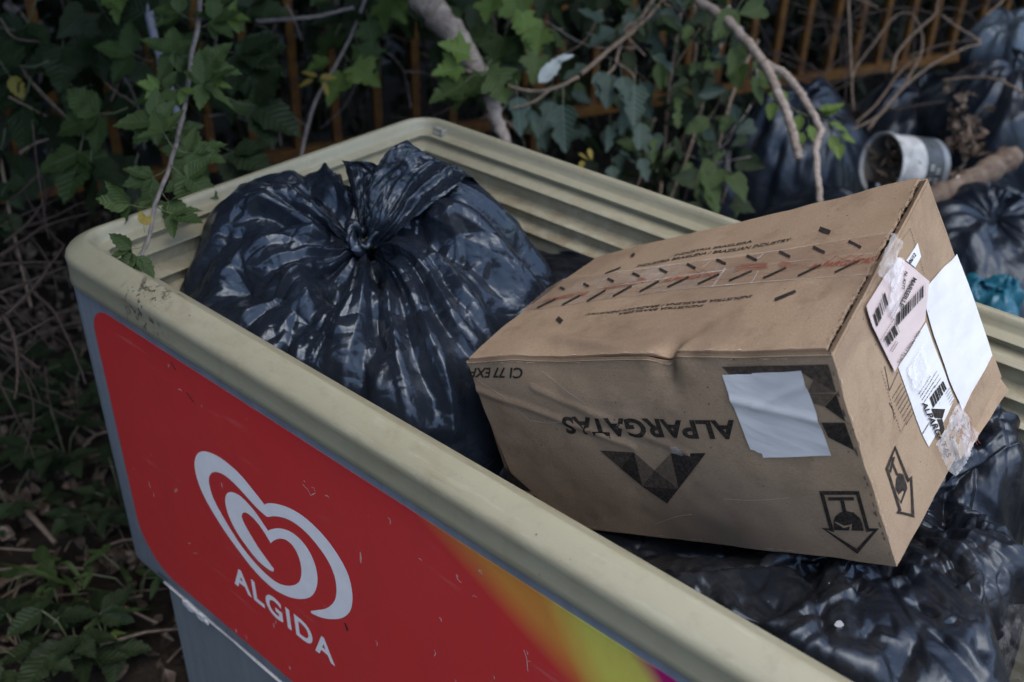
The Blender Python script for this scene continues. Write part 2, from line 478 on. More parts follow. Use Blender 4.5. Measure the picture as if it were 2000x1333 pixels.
PY = -0.0255                             # plane of the freezer's front panel
def rounded_poly(x0, x1, z0, z1, rbl, rbr, rtr, rtl, n=10):
    out = []
    for cx, cz, a0, r in ((x0 + rbl, z0 + rbl, 180, rbl), (x1 - rbr, z0 + rbr, 270, rbr), (x1 - rtr, z1 - rtr, 0, rtr), (x0 + rtl, z1 - rtl, 90, rtl)):
        for k in range(n + 1):
            a = RAD(a0 + 90 * k / n)
            out.append((cx + r * math.cos(a), cz + r * math.sin(a)))
    return out
def fill2d(pts):
    from mathutils.geometry import tessellate_polygon
    return [tuple(t) for t in tessellate_polygon([[Vector((p[0], p[1], 0)) for p in pts]])]
ST_TOP = atplane(1100, 1188, 1, PY)[2]
ST_BOT = atplane(566, 1325, 1, PY)[2]
ST_L = atplane(190, 660, 1, PY)[0]
sp = rounded_poly(ST_L, 1.52, ST_BOT, ST_TOP, 0.085, 0.085, 0.05, 0.045)
tri = fill2d(sp)
sticker = obj('graphic_panel', [(x, PY - 0.0012, z) for x, z in sp] + [(x, PY + 0.002, z) for x, z in sp],
    tri + [(i, (i + 1) % len(sp), (i + 1) % len(sp) + len(sp), i + len(sp)) for i in range(len(sp))], MAT['sticker'], freezer,
    label='red printed panel with a colour swirl and a white heart')
# the white double heart, traced on the panel's plane
HEART = [(497,402),(440,330),(370,245),(300,180),(235,135),(170,113),(130,130),(117,185),(130,260),(165,350),(220,450),(290,560),(370,670),(450,770),(540,855),(600,890),(650,908),(710,913),(755,895),(780,845),(782,780),(765,710),(730,640),(680,580),(630,545),(580,531),(545,533),(515,543),
 (470,475),(420,410),(370,360),(330,337),(300,337),(285,360),(285,400),(305,470),(345,550),(400,630),(460,705),(520,755),(545,766),(547,750),(510,700),(460,630),(415,555),(385,500),(373,465),(380,447),(400,447),(440,480),(480,530),(515,585),(530,611),
 (545,598),(575,587),(610,592),(650,625),(680,680),(695,740),(695,790),(680,825),(640,842),(590,836),(545,812),(480,755),(400,665),(330,565),(270,465),(220,370),(197,295),(197,250),(215,228),(245,227),(290,250),(345,300),(400,360),(450,415),(500,460),(512,468),
 (545,465),(590,470),(650,495),(720,550),(785,625),(840,705),(875,785),(887,860),(880,915),(855,950),(820,968),(775,975),(746,979),(750,990),(780,1005),(830,1020),(890,1022),(930,1010),(960,980),(973,930),(970,860),(950,780),(910,700),(850,610),(780,530),(700,460),(630,420),(570,400),(520,394)]
hp = [atplane(340 + a / 2.7775, 840 + b / 2.7775, 1, PY)[[0, 2]] for a, b in HEART]
# round the traced outline except at its sharp points
def round_outline(p, sharp=0.8):
    p = [np.array(q) for q in p]; n = len(p); out = []
    for i in range(n):
        a, b, c, d = p[i - 1], p[i], p[(i + 1) % n], p[(i + 2) % n]
        def ang(u, v, w):
            e1, e2 = v - u, w - v
            return math.acos(max(-1, min(1, e1 @ e2 / (np.linalg.norm(e1) * np.linalg.norm(e2) + 1e-12))))
        ta = (c - a) * 0.5 if ang(a, b, c) < sharp else (c - b)
        tb = (d - b) * 0.5 if ang(b, c, d) < sharp else (c - b)
        L = np.linalg.norm(c - b)
        ta = ta / (np.linalg.norm(ta) + 1e-9) * L; tb = tb / (np.linalg.norm(tb) + 1e-9) * L
        for k in range(3):
            t = k / 3
            out.append((2*t**3-3*t*t+1)*b + (t**3-2*t*t+t)*ta + (-2*t**3+3*t*t)*c + (t**3-t*t)*tb)
    return out
hp = round_outline(hp)
obj('heart_emblem', [(x, PY - 0.0017, z) for x, z in hp], fill2d(hp), MAT['white_print'], sticker)

FONT_CACHE = {}
def text_mesh(s, bold=0.0, spacing=1.0, shear=0.0):
    key = (s, bold, spacing, shear)
    if key in FONT_CACHE: return FONT_CACHE[key]
    cu = bpy.data.curves.new('lettering', 'FONT')
    cu.body = s; cu.offset = bold; cu.space_character = spacing; cu.shear = shear
    cu.resolution_u = 4
    o = bpy.data.objects.new('lettering', cu)
    COL.objects.link(o)
    dg = bpy.context.evaluated_depsgraph_get()
    me = o.evaluated_get(dg).to_mesh()
    V = np.array([v.co[:2] for v in me.vertices]); Fc = [tuple(p.vertices) for p in me.polygons]
    o.evaluated_get(dg).to_mesh_clear()
    bpy.data.objects.remove(o); bpy.data.curves.remove(cu)
    lo, hi = V.min(0), V.max(0)
    V = (V - lo) / (hi - lo)
    FONT_CACHE[key] = (V, Fc)
    return V, Fc
bl = np.array((460.6, 1139.5)); br = np.array((656.5, 1301.0)); tl = bl + (-7, -41)
A3 = [atplane(p[0], p[1], 1, PY) for p in (bl, br, tl)]
V, Fc = text_mesh('ALGIDA', 0.028, 1.18)
obj('lettering', [A3[0] + a * (A3[1] - A3[0]) + b * (A3[2] - A3[0]) + np.array([0, PY - 0.0017 - A3[0][1], 0]) for a, b in V], Fc, MAT['white_print'], sticker)
# scratches and chips in the panel
mb = MB(); mb2 = MB()
def scratch(m_, pts, w):
    P = [atplane(px, py, 1, PY)[[0, 2]] for px, py in pts]
    for a, b in zip(P[:-1], P[1:]):
        d = (b - a) / (np.linalg.norm(b - a) + 1e-9); nn = np.array([-d[1], d[0]]) * w
        q = [a - nn, b - nn, b + nn, a + nn]
        m_.add([(x, PY - 0.0016, z) for x, z in q], [(0, 1, 2, 3)])
for px, py in ((893, 1122), (936, 1113), (925, 1163), (595, 938), (610, 950), (637, 967), (430, 730), (445, 740), (460, 750), (705, 905), (1030, 1270), (1034, 1290), (965, 1318), (290, 940), (300, 960), (860, 1205), (330, 710), (350, 760), (620, 1040), (735, 1250), (540, 1210), (480, 1240), (850, 1268), (395, 790), (760, 1010), (820, 1090), (380, 1080), (370, 1060)):
    a = random.uniform(-0.3, 1.3); L = random.uniform(4, 13)
    q = [(px, py), (px + L * 0.5 * math.cos(a), py + L * 0.5 * math.sin(a)), (px + L * math.cos(a + 0.5), py + L * math.sin(a + 0.5))]
    scratch(mb, q, random.uniform(0.0003, 0.0006))
for q in ([(893, 1120), (896, 1130), (903, 1137)], [(1025, 1268), (1031, 1285), (1033, 1310)], [(937, 1114), (945, 1120)], [(593, 945), (603, 955), (609, 967), (618, 962)]):
    scratch(mb, q, 0.00045)
for px, py in ((346, 955), (567, 1303), (343, 957), (462, 1230)):
    scratch(mb, [(px, py - 2), (px + 2, py + 4)], 0.0013)
for q in ([(336, 706), (345, 722)], [(366, 765), (380, 785)], [(675, 1215), (682, 1230)], [(676, 1217), (680, 1232)], [(310, 1118), (330, 1135)]):
    scratch(mb2, q, 0.0012)
mb.build('scratch_marks', mat_flat('bare_primer', (0.55, 0.45, 0.40), 0.6, 0.2), sticker, kind='stuff')
mb2.build('dirt_marks', MAT['dark'], sticker, kind='stuff')

# ------------------------------------------------------------------ cardboard box
BS = 0.78
BC = {'P4': (1622, 688, 1.160), 'P1': (899, 697, 1.577), 'P3': (1808, 345, 1.3973), 'P2': (1165, 502, 1.8147), 'P5': (1752, 1106, 1.2933),
      'P8': (1042, 1019.8, 1.7093), 'P6': (1955, 730, 1.5293), 'P7': (1262, 737.1, 1.9467)}
BC = {k: at(a, b, d * BS) for k, (a, b, d) in BC.items()}
B_C = sum(BC.values()) / 8
_ex = BC['P4'] - BC['P1']; _ex /= np.linalg.norm(_ex)
_ez = BC['P5'] - BC['P4']; _ez = _ez - _ex * (_ez @ _ex); _ez /= np.linalg.norm(_ez)
_ey = np.cross(_ez, _ex); _ey /= np.linalg.norm(_ey)
if _ey @ (BC['P3'] - BC['P4']) < 0: _ey = -_ey
def gauss(x, c, s): return np.exp(-((x - c) / s) ** 2)
def hexmap(u, v, w):                     # u left-right, v front-back, w top-bottom
    u = np.asarray(u, float); v = np.asarray(v, float); w = np.asarray(w, float)
    u, v, w = np.broadcast_arrays(u, v, w)
    U = u[..., None]; Vv = v[..., None]; W = w[..., None]
    P = ((1-U)*(1-Vv)*(1-W)*BC['P1'] + U*(1-Vv)*(1-W)*BC['P4'] + U*Vv*(1-W)*BC['P3'] + (1-U)*Vv*(1-W)*BC['P2']
         + (1-U)*(1-Vv)*W*BC['P8'] + U*(1-Vv)*W*BC['P5'] + U*Vv*W*BC['P6'] + (1-U)*Vv*W*BC['P7'])
    edge = np.exp(-((v / 0.10) ** 2 + (w / 0.13) ** 2))
    # crushed front top edge: a long sag, a sharp dent and a fold
    sag = 0.012 * gauss(u, 0.30, 0.12) + 0.005 * gauss(u, 0.50, 0.08) + 0.013 * gauss(u, 0.615, 0.026) + 0.003 * gauss(u, 0.80, 0.05) - 0.005 * gauss(u, 0.655, 0.025) + 0.004 * gauss(u, 0.05, 0.06)
    P = P + (sag * edge)[..., None] * (_ez * 0.75 + _ey * 0.55)
    # dents running down the front panel and up the top panel from the tear
    fr = np.exp(-(v / 0.02) ** 2)
    tp = np.exp(-(w / 0.02) ** 2)
    tear = 0.0045 * gauss(u + w * 0.35, 0.635, 0.018) * np.exp(-w / 0.16) * fr
    P = P + tear[..., None] * _ey
    tear2 = 0.004 * gauss(u - v * 0.22, 0.625, 0.022) * np.exp(-v / 0.22) * tp
    P = P + tear2[..., None] * _ez
    # ridge lifted along the fold of the top panel
    rid = 0.005 * gauss(v, 0.10 + 0.05 * np.sin(u * 9), 0.03) * gauss(u, 0.38, 0.16) * tp
    P = P - rid[..., None] * _ez
    # diagonal creases near the left end
    c1 = gauss((u - 0.10) * 0.55 + 0.22 - w * 0.9, 0.0, 0.018) * (u < 0.45) * fr
    c2 = gauss((u - 0.27) * 0.8 + 0.22 - w, 0.0, 0.02) * (u < 0.6) * (u > 0.2) * fr
    P = P - ((0.0022 * c1 + 0.0018 * c2))[..., None] * _ey
    # crushed left corner
    cr = np.exp(-((u / 0.10) ** 2 + (v / 0.25) ** 2 + (w / 0.2) ** 2))
    P = P + (cr * 0.006)[..., None] * (_ex + _ez * 0.6)
    # gentle bow of every panel
    P = P + (0.004 * np.sin(np.pi * u) * np.sin(np.pi * w) * fr)[..., None] * (-_ey) + (0.002 * np.sin(np.pi * u) * np.sin(np.pi * v) * tp)[..., None] * _ez
    N = np.stack([vnoise(P, 16, s) + 0.5 * vnoise(P, 41, s + 3) for s in (1, 2, 3)], -1)
    return P + N * 0.0014
FACE = {'front': lambda a, b: hexmap(a, 0.0, b), 'top': lambda a, b: hexmap(a, b, 0.0), 'side': lambda a, b: hexmap(1.0, a, b)}
SIGN = {}
def fnorm(face, a, b):
    e = 2e-3
    F = FACE[face]
    n_ = np.cross(F(np.asarray(a) + e, b) - F(np.asarray(a) - e, b), F(a, np.asarray(b) + e) - F(a, np.asarray(b) - e))
    n_ = n_ / np.linalg.norm(n_, axis=-1, keepdims=True)
    if face not in SIGN:
        q = FACE[face](0.5, 0.5); SIGN[face] = 1
        SIGN[face] = 1 if fnorm(face, np.array(0.5), np.array(0.5)) @ (q - B_C) > 0 else -1
    return n_ * SIGN[face]
fnorm('front', np.array(.5), np.array(.5)); fnorm('top', np.array(.5), np.array(.5)); fnorm('side', np.array(.5), np.array(.5))
def on(face, ab, off=0.0006):
    ab = np.asarray(ab, float)
    a, b = ab[..., 0], ab[..., 1]
    return FACE[face](a, b) + fnorm(face, a, b) * off
_INV = {}
def px2ab(face, px, py):                 # where on a panel a pixel of the photograph falls
    if face not in _INV:
        g = np.linspace(-0.06, 1.06, 225)
        A, B_ = np.meshgrid(g, g, indexing='ij')
        Q = FACE[face](A, B_) - CAM
        z = Q @ CF
        _INV[face] = (g, np.stack([1000 + LENS_PX * (Q @ CR) / z, 666.5 - LENS_PX * (Q @ CU) / z], -1))
    g, S = _INV[face]
    t = np.array([px, py], float)
    k = int(np.argmin(((S - t) ** 2).sum(-1)))
    i, j = min(max(k // 225, 1), 223), min(max(k % 225, 1), 223)
    J = np.stack([(S[i + 1, j] - S[i - 1, j]), (S[i, j + 1] - S[i, j - 1])], 1) / (g[2] - g[0])
    return np.array([g[i], g[j]]) + np.clip(np.linalg.solve(J, t - S[i, j]), -0.02, 0.02)

carton = thing('cardboard_box', 'battered brown cardboard box lying upside down on the bin bags in the freezer', 'box', BC['P5'])
def panel_grid(name, fn, nu, nv, mat=MAT['card'], thick=0.0035, parent=carton, **kw):
    us = np.linspace(0, 1, nu); vs = np.linspace(0, 1, nv)
    UU, VV = np.meshgrid(us, vs, indexing='ij')
    P = fn(UU, VV).reshape(-1, 3)
    f = grid_faces(nu, nv)
    k0 = (nu // 2) * nv + nv // 2
    n0 = np.cross(P[k0 + nv] - P[k0], P[k0 + 1] - P[k0])
    if n0 @ (P.mean(0) - B_C) < 0: f = [q[::-1] for q in f]
    o = obj(name, P, f, mat, parent, True, **kw)
    if thick:
        md = o.modifiers.new('thickness', 'SOLIDIFY'); md.thickness = thick; md.offset = -1
    e = o.modifiers.new('edge', 'EDGE_SPLIT'); e.split_angle = RAD(48)
    return o
# front panel with the rounded fold over its top edge
RV, RW = 0.016, 0.018
def front_fn(u, t):
    b = t * 1.06 - 0.06
    ang = np.clip((b + 0.06) / 0.06, 0, 1) * math.pi / 2
    w = np.where(b > 0, RW + b * (1 - RW) , RW * (1 - np.sin(ang)))
    v = np.where(b > 0, 0.0, RV * (1 - np.cos(math.pi / 2 - ang)))
    return hexmap(u, v, w)
panel_grid('front_panel', front_fn, 130, 80)
JE = vnoise(np.stack([np.linspace(0, 1, 400), np.zeros(400), np.zeros(400)], 1), 60, 5) * 0.0035 + vnoise(np.stack([np.linspace(0, 1, 400), np.zeros(400), np.zeros(400)], 1), 14, 9) * 0.004
def top_fn(va, vb):
    def fn(u, t):
        v = va + (vb - va) * t
        uu = u * (0.984 + np.interp(v, np.linspace(0, 1, 400), JE))
        lift = np.where(np.abs(v - 0.5) < 0.03, 0.0, 0.0)
        return hexmap(uu, v, 0.0) + lift[..., None]
    return fn
panel_grid('top_flap', top_fn(RV, 0.4975), 110, 50)
panel_grid('top_flap', top_fn(0.5025, 1.0), 110, 50)
def side_fn(a, t):                       # a front-back, t top-bottom, with a rounded fold going under the flaps
    b = t * 1.08 - 0.08
    ang = np.clip((b + 0.08) / 0.08, 0, 1) * math.pi / 2
    w = np.where(b > 0, 0.030 + b * 0.970, 0.012 + 0.018 * (1 - np.sin(ang)))
    u = np.where(b > 0, 1.0, 1.0 - 0.018 * (1 - np.cos(math.pi / 2 - ang)))
    fr = np.clip(1 - a / 0.02, 0, 1)
    return hexmap(u - 0.004 * fr ** 2, np.maximum(a, 0.0), w)
panel_grid('side_panel', side_fn, 60, 70)
panel_grid('back_panel', lambda u, t: hexmap(u, 0.999, 0.012 + 0.985 * t), 20, 14)
panel_grid('bottom_panel', lambda u, t: hexmap(u * 0.99, 0.01 + 0.98 * t, 0.998), 20, 14)
panel_grid('end_panel', lambda v, t: hexmap(0.012, 0.02 + 0.97 * v, 0.02 + 0.97 * t), 16, 14)
# loose flaps at the crushed left end and under the far lower corner
panel_grid('end_flap', lambda a, t: hexmap(-0.006 - 0.05 * t ** 1.5 + 0.0 * a, 0.02 + 0.5 * a, 0.10 + 0.93 * t), 12, 22, label='loose end flap bent outwards')
panel_grid('end_flap', lambda a, t: hexmap(0.004 - 0.150 * a - 0.01 * t, 0.02 + 0.30 * a, 0.40 + 0.06 * a + 0.42 * t), 12, 12, label='torn end flap standing out')
panel_grid('bottom_flap', lambda a, t: hexmap(1.010 - 0.006 * a, 0.52 + 0.47 * a, 0.885 + 0.12 * t), 16, 8, label='loose flap at the far lower corner')
panel_grid('bottom_flap', lambda a, t: hexmap(1.003 + 0.008 * t, 0.56 + 0.42 * a, 1.0 + 0.07 * t * (0.4 + 0.6 * a)), 16, 6)
# frayed edge of the torn top flaps
mb = MB()
for i in range(150):
    v_ = random.uniform(0.03, 0.97)
    u_ = 0.984 + float(np.interp(v_, np.linspace(0, 1, 400), JE))
    p = hexmap(u_, v_, 0.006); q = p + np.array([random.uniform(-1, 1), random.uniform(-1, 1), random.uniform(-0.4, 1)]) * 0.0035
    mb.tube([p - _ex * 0.002, q + _ex * random.uniform(0, 0.002)], [0.0007, 0.0003], 3, False)
mb.build('frayed_edge', MAT['card'], carton, kind='stuff')

# --- prints and labels lie on the panels
from mathutils.geometry import delaunay_2d_cdt
def decal(name, face, pts, mat, off=0.0006, space='px', step=0.03, parent=carton, thick=0.0, lift=None, **kw):
    ab = [px2ab(face, *p) for p in pts] if space == 'px' else [np.array(p) for p in pts]
    loop = []
    for a, b in zip(ab, ab[1:] + ab[:1]):
        k = max(1, int(np.linalg.norm(b - a) / step))
        loop += [a + (b - a) * i / k for i in range(k)]
    lo = np.min(loop, 0); hi = np.max(loop, 0)
    inner = [np.array((x, y)) for x in np.arange(lo[0] + step / 2, hi[0], step) for y in np.arange(lo[1] + step / 2, hi[1], step)] if (hi - lo).max() > step * 1.6 else []
    P2 = [Vector(p) for p in loop] + [Vector(p) for p in inner]
    r = delaunay_2d_cdt(P2, [], [list(range(len(loop)))], 1, 1e-6)
    V2 = np.array([p[:] for p in r[0]])
    P3 = on(face, V2, off)
    if lift is not None: P3 = P3 + fnorm(face, V2[:, 0], V2[:, 1]) * lift(V2, lo, hi)[:, None]
    o = obj(name, P3, [tuple(q) for q in r[2]], mat, parent, True, **kw)
    return o
def crop(ox, oy, s): return lambda *p: [(ox + a / s, oy + b / s) for a, b in p]
def print_text(name, face, s, bl, br, tl, mat=MAT['ink'], bold=0.01, shear=0.0, parent=carton, off=0.0007, spacing=1.0, **kw):
    a0, a1, a2 = (px2ab(face, *p) for p in (bl, br, tl))
    V, Fc = text_mesh(s, bold, spacing, shear)
    ab = a0 + V[:, :1] * (a1 - a0) + V[:, 1:] * (a2 - a0)
    return obj(name, on(face, ab, off), Fc, mat, parent, False, **kw)
def multi(name, face, polys, mat, off=0.0007, parent=carton, space='px', **kw):
    v = []; f = []
    for p in polys:
        ab = np.array([px2ab(face, *q) for q in p] if space == 'px' else p)
        n = len(v); v += list(on(face, ab, off))
        f += [tuple(i + n for i in t) for t in fill2d(ab)]
    return obj(name, v, f, mat, parent, False, **kw)
def stroke(p, q, w):
    p = np.array(p, float); q = np.array(q, float); d = (q - p) / np.linalg.norm(q - p); nn = np.array([-d[1], d[0]]) * w / 2
    return [tuple(p - nn), tuple(q - nn), tuple(q + nn), tuple(p + nn)]

c5 = crop(900, 340, 2.02); c3 = crop(860, 640, 3.333); c8 = crop(1100, 900, 2.2222); c6 = crop(1000, 440, 2.6316); c7 = crop(1640, 440, 2.665); c4 = crop(1600, 640, 2.705)
print_text('lettering', 'front', 'CI 77 EXP', *c3((545, 262), (198, 258), (532, 332)), bold=0.02)
print_text('lettering', 'front', 'ALPARGATAS', *c5((1078, 969), (397, 956), (1100, 1047)), bold=0.035, spacing=1.02)
# triangle emblem
a, b, c, d, e, ff, g, h, i_ = (550, 1090), (685, 1097), (830, 1102), (968, 1100), (632, 1160), (718, 1232), (860, 1241), (815, 1299), (765, 1168)
multi('triangle_emblem', 'front', [c5(a, b, e)], MAT['ink2'])
multi('triangle_emblem', 'front', [c5(b, ff, e), c5(c, d, g)], MAT['ink'], off=0.0008)
multi('triangle_emblem', 'front', [c5(b, i_, ff), c5(i_, c, g)], MAT['ink3'], off=0.0008)
multi('triangle_emblem', 'front', [c5(i_, g, ff)], MAT['ink2'], off=0.0008)
multi('triangle_emblem', 'front', [c5(ff, g, h)], MAT['ink'], off=0.0009)
# band of triangles at the corner
multi('triangle_pattern', 'front', [c5((1030, 760), (1450, 750), (1462, 785), (1060, 790)), c5((1345, 782), (1462, 786), (1482, 860), (1392, 812))], MAT['ink2'])
multi('triangle_pattern', 'front', [c5((1392, 812), (1482, 860), (1370, 862)), c5((1375, 866), (1478, 866), (1436, 915), (1396, 905))], MAT['ink3'], off=0.0008)
multi('triangle_pattern', 'front', [c5((1482, 866), (1520, 976), (1438, 917)), c5((1424, 980), (1517, 980), (1556, 1090), (1452, 1038))], MAT['ink'], off=0.0009)
multi('triangle_pattern', 'front', [c3((413, 900), (600, 1068), (455, 1045)), c3((605, 1082), (760, 1208), (905, 1330), (632, 1150))], MAT['ink'], off=0.0008)
# drop-height arrow symbols
def arrow(face, outer, inner, bars, dome, crack, off=0.0008):
    polys = []
    n = len(outer)
    for k in range(n):
        polys.append([outer[k], outer[(k + 1) % n], inner[(k + 1) % n], inner[k]])
    multi('arrow_symbol', face, polys + bars + [dome], MAT['ink'], off)
    multi('arrow_symbol', face, crack, MAT['card'], off + 0.0004)
def inset(poly, w):
    P = [np.array(p, float) for p in poly]; n = len(P); out = []
    ar = sum(P[i][0] * P[(i + 1) % n][1] - P[(i + 1) % n][0] * P[i][1] for i in range(n))
    s = 1 if ar > 0 else -1
    for i in range(n):
        d1 = P[i] - P[i - 1]; d2 = P[(i + 1) % n] - P[i]
        d1 /= np.linalg.norm(d1); d2 /= np.linalg.norm(d2)
        n1 = np.array([-d1[1], d1[0]]) * s; n2 = np.array([-d2[1], d2[0]]) * s
        m_ = n1 + n2; m_ = m_ / max(0.5, m_ @ n1)
        out.append(tuple(P[i] + m_ * w))
    return out
ou = c8((1112, 130), (1285, 130), (1329, 292), (1372, 292), (1278, 403), (1122, 290), (1156, 292))
arrow('front', ou, inset(ou, 7.5), [c8((1150, 157), (1262, 156), (1265, 171), (1152, 172)), c8((1204, 172), (1220, 172), (1231, 222), (1213, 222))],
      c8((1176, 300), (1174, 262), (1182, 240), (1203, 223), (1232, 217), (1262, 224), (1288, 246), (1300, 272), (1306, 303)),
      [c8((1176, 262), (1190, 265), (1222, 280), (1256, 273), (1252, 302), (1244, 302), (1246, 282), (1220, 290))])
ou = c4((398, 622), (470, 797), (488, 783), (500, 1003), (402, 980), (416, 962), (347, 745))
arrow('side', ou, inset(ou, 5.2), [c4((386, 684), (397, 684), (376, 768), (366, 760)), c4((380, 718), (386, 708), (415, 778), (405, 782))],
      c4((400, 850), (404, 800), (418, 768), (440, 775), (458, 830), (462, 850), (430, 932), (412, 885)),
      [c4((398, 858), (412, 885), (436, 862), (440, 868), (424, 915), (418, 908), (408, 892))])
# white label on the front, with creases and a torn corner
def crease_lift(V2, lo, hi):
    q = (V2 - lo) / (hi - lo)
    r = 0.0022 * np.exp(-(((q[:, 1] - 0.33 - 0.22 * q[:, 0]) / 0.05) ** 2)) + 0.0018 * np.exp(-(((q[:, 1] - 0.52 + 0.38 * q[:, 0]) / 0.05) ** 2)) * (q[:, 0] > 0.25)
    return r + 0.0004
decal('paper_label', 'front', c5((1033, 790), (1345, 773), (1464, 1108), (1195, 1117), (1190, 1100), (1172, 1095), (1160, 1087), (1145, 1085)), MAT['paper'], 0.0011, step=0.012, lift=crease_lift, label='creased blank white label on the front panel')
decal('paper_scrap', 'front', c5((825, 1076), (848, 1073), (868, 1088), (880, 1112), (852, 1104), (835, 1096)), MAT['clear'], 0.0012)
# top: printed tape, dashes and lettering
tape_poly = c6((95, 405), (180, 330), (262, 283), (640, 232), (1000, 183), (1400, 130), (1932, 42), (1915, 90), (1890, 160), (1852, 256), (1300, 296), (1000, 322), (760, 345), (400, 395), (150, 438), (60, 438))
decal('packing_tape', 'top', tape_poly, MAT['tape'], 0.0009, step=0.02, label='clear packing tape with red print along the top seam')
edge = []
for P_ in (c6((262, 284), (640, 233), (1000, 184), (1400, 131), (1930, 44)), c6((760, 344), (1000, 321), (1300, 295), (1850, 255)), c6((430, 330), (900, 262), (1400, 196), (1860, 148))):
    edge += [stroke(p_, q_, 1.3) for p_, q_ in zip(P_[:-1], P_[1:])]
edge += [stroke(*c6((1030, 325), (1100, 225)), 3.0), stroke(*c6((1230, 305), (1270, 240)), 2.0), stroke(*c6((1255, 185), (1295, 152)), 2.5), stroke(*c6((980, 225), (1020, 190)), 2.0)]
multi('tape_edge_highlight', 'top', edge, mat_tape('tape_edge_highlight', (0.75, 0.70, 0.64), 0.6), 0.0012, kind='stuff')  # pale strokes: tape edges, with the seam highlight put into the colour
up_x = [(260, 330), (382, 312), (508, 287), (638, 260), (778, 239), (922, 216), (1075, 193), (1233, 174), (1403, 155), (1578, 132), (1762, 104)]
dash = []
for k, (x, y) in enumerate(up_x):
    s = 0.38 + 0.62 * k / 10
    dash.append(stroke(*c6((x - 30 * s, y - 16 * s), (x + 34 * s, y + 17 * s)), (5.5 + 2.0 * s) * 0.8))
for p, q in (((132, 430), (225, 385)), ((260, 415), (352, 365)), ((388, 395), (482, 340)), ((520, 372), (617, 316)), ((658, 347), (758, 292)), ((800, 324), (910, 272)),
             ((957, 308), (1068, 256)), ((1118, 291), (1235, 240)), ((1293, 278), (1410, 225)), ((1472, 266), (1590, 210)), ((1662, 248), (1787, 187))):
    dash.append(stroke(*c6(p, q), 3.6))
dash += [stroke(*c6((1354, 388), (1460, 344)), 5.5), stroke(*c6((234, 482), (258, 503)), 9), stroke(*c6((1583, 22), (1638, 42)), 8), stroke(*c6((480, 253), (560, 222)), 2.2), stroke(*c6((615, 166), (632, 150)), 5)]
for q in dash: multi('dash_mark', 'top', [q], MAT['ink'], 0.0014)
T1, T2 = 'IND\u00daSTRIA BRASILEIRA', 'INDUSTRIA BRASILENA / BRAZILIAN INDUSTRY'
print_text('lettering', 'top', T1, *c6((832, 163), (1232, 91), (838, 150)), bold=0.02, shear=0.25, off=0.0006)
print_text('lettering', 'top', T2, *c6((638, 219), (1434, 86), (646, 206)), bold=0.02, shear=0.25, off=0.0006)
print_text('lettering', 'top', T2, *c6((1240, 360), (386, 454), (1230, 375)), bold=0.02, shear=0.2, off=0.0006)
print_text('lettering', 'top', T1, *c6((988, 409), (554, 453), (978, 425)), bold=0.02, shear=0.2, off=0.0006)
for bl, br, tl in (((1520, 234), (1858, 194), (1545, 206)), ((762, 302), (1042, 268), (788, 280)), ((152, 402), (376, 366), (176, 384))):
    print_text('lettering', 'top', 'ALPARGATAS', *c6(bl, br, tl), mat=MAT['red_ink'], bold=0.012, shear=0.15, off=0.0013)
red = []
def wig(x0, y0, x1, y1, n, amp, w=1.0):
    P = [(x0 + (x1 - x0) * k / n, y0 + (y1 - y0) * k / n + (amp if k % 2 else -amp) * random.uniform(0.3, 1)) for k in range(n + 1)]
    for p, q in zip(P[:-1], P[1:]): red.append(stroke(*c6(p, q), w))
wig(1600, 185, 1810, 160, 6, 20, 0.8); wig(1420, 205, 1520, 215, 4, 14, 0.8); wig(905, 250, 1000, 238, 5, 8, 0.7); wig(690, 290, 760, 285, 4, 8, 0.7)
for k in range(3):
    red.append(stroke(*c6((1150, 218 + 11 * k), (1320, 204 + 11 * k)), 0.9)); red.append(stroke(*c6((470, 322 + 7 * k), (640, 294 + 7 * k)), 0.8)); wig(1180, 207 + 10 * k, 1310, 199 + 10 * k, 14, 3, 0.8)
for cx, cy, s in ((1400, 208, 1.0), (668, 288, 0.8)):
    for r_ in (26 * s, 17 * s, 9 * s):
        P = [(cx + r_ * math.cos(t) * 1.05, cy + r_ * 0.62 * math.sin(t)) for t in np.linspace(0, 2 * math.pi, 13)]
        for p, q in zip(P[:-1], P[1:]): red.append(stroke(*c6(p, q), 0.8))
multi('tape_print', 'top', red, MAT['red_ink'], 0.0013, kind='stuff')
# cracks: pale worn creases on the panels
cre = []
for pts_, w in (([(243, 340), (330, 395), (430, 460), (500, 530), (585, 603), (700, 622), (785, 614)], 1.3), ([(660, 280), (740, 340), (840, 425), (950, 495)], 1.3)):
    P = c3(*pts_)
    for p, q in zip(P[:-1], P[1:]): cre.append(stroke(p, q, w))
P = c8((400, 275), (450, 255), (500, 240), (560, 232)); cre += [stroke(p, q, 0.9) for p, q in zip(P[:-1], P[1:])]
P = c8((700, 165), (800, 172), (900, 168), (985, 160)); cre += [stroke(p, q, 0.7) for p, q in zip(P[:-1], P[1:])]
multi('crease_mark', 'front', cre, mat_flat('bare_board', (0.42, 0.33, 0.25), 0.9, 0.2), 0.0005, kind='stuff')
wear = mat_flat('worn_board_edge', (0.40, 0.31, 0.23), 0.9, 0.35, 120)
def edge_scuff(face, fn, n_, mat_, off=0.0009):
    polys = []
    for k in range(n_):
        t = random.random(); L = random.uniform(0.006, 0.035); w = random.uniform(0.002, 0.009)
        q = [fn(t, 0), fn(min(1, t + L * 0.5), w * random.uniform(0.5, 1)), fn(min(1, t + L), w * 0.3), fn(min(1, t + L * 0.9), 0)]
        polys.append(q)
    multi('edge_wear', face, polys, mat_, off, space='ab', kind='stuff')
edge_scuff('front', lambda t, w: (0.02 + 0.96 * t, 0.020 + w), 34, wear)
edge_scuff('top', lambda t, w: (0.02 + 0.94 * t, 0.018 + w), 26, wear)
edge_scuff('side', lambda t, w: (0.004 + w, 0.05 + 0.93 * t), 26, wear)
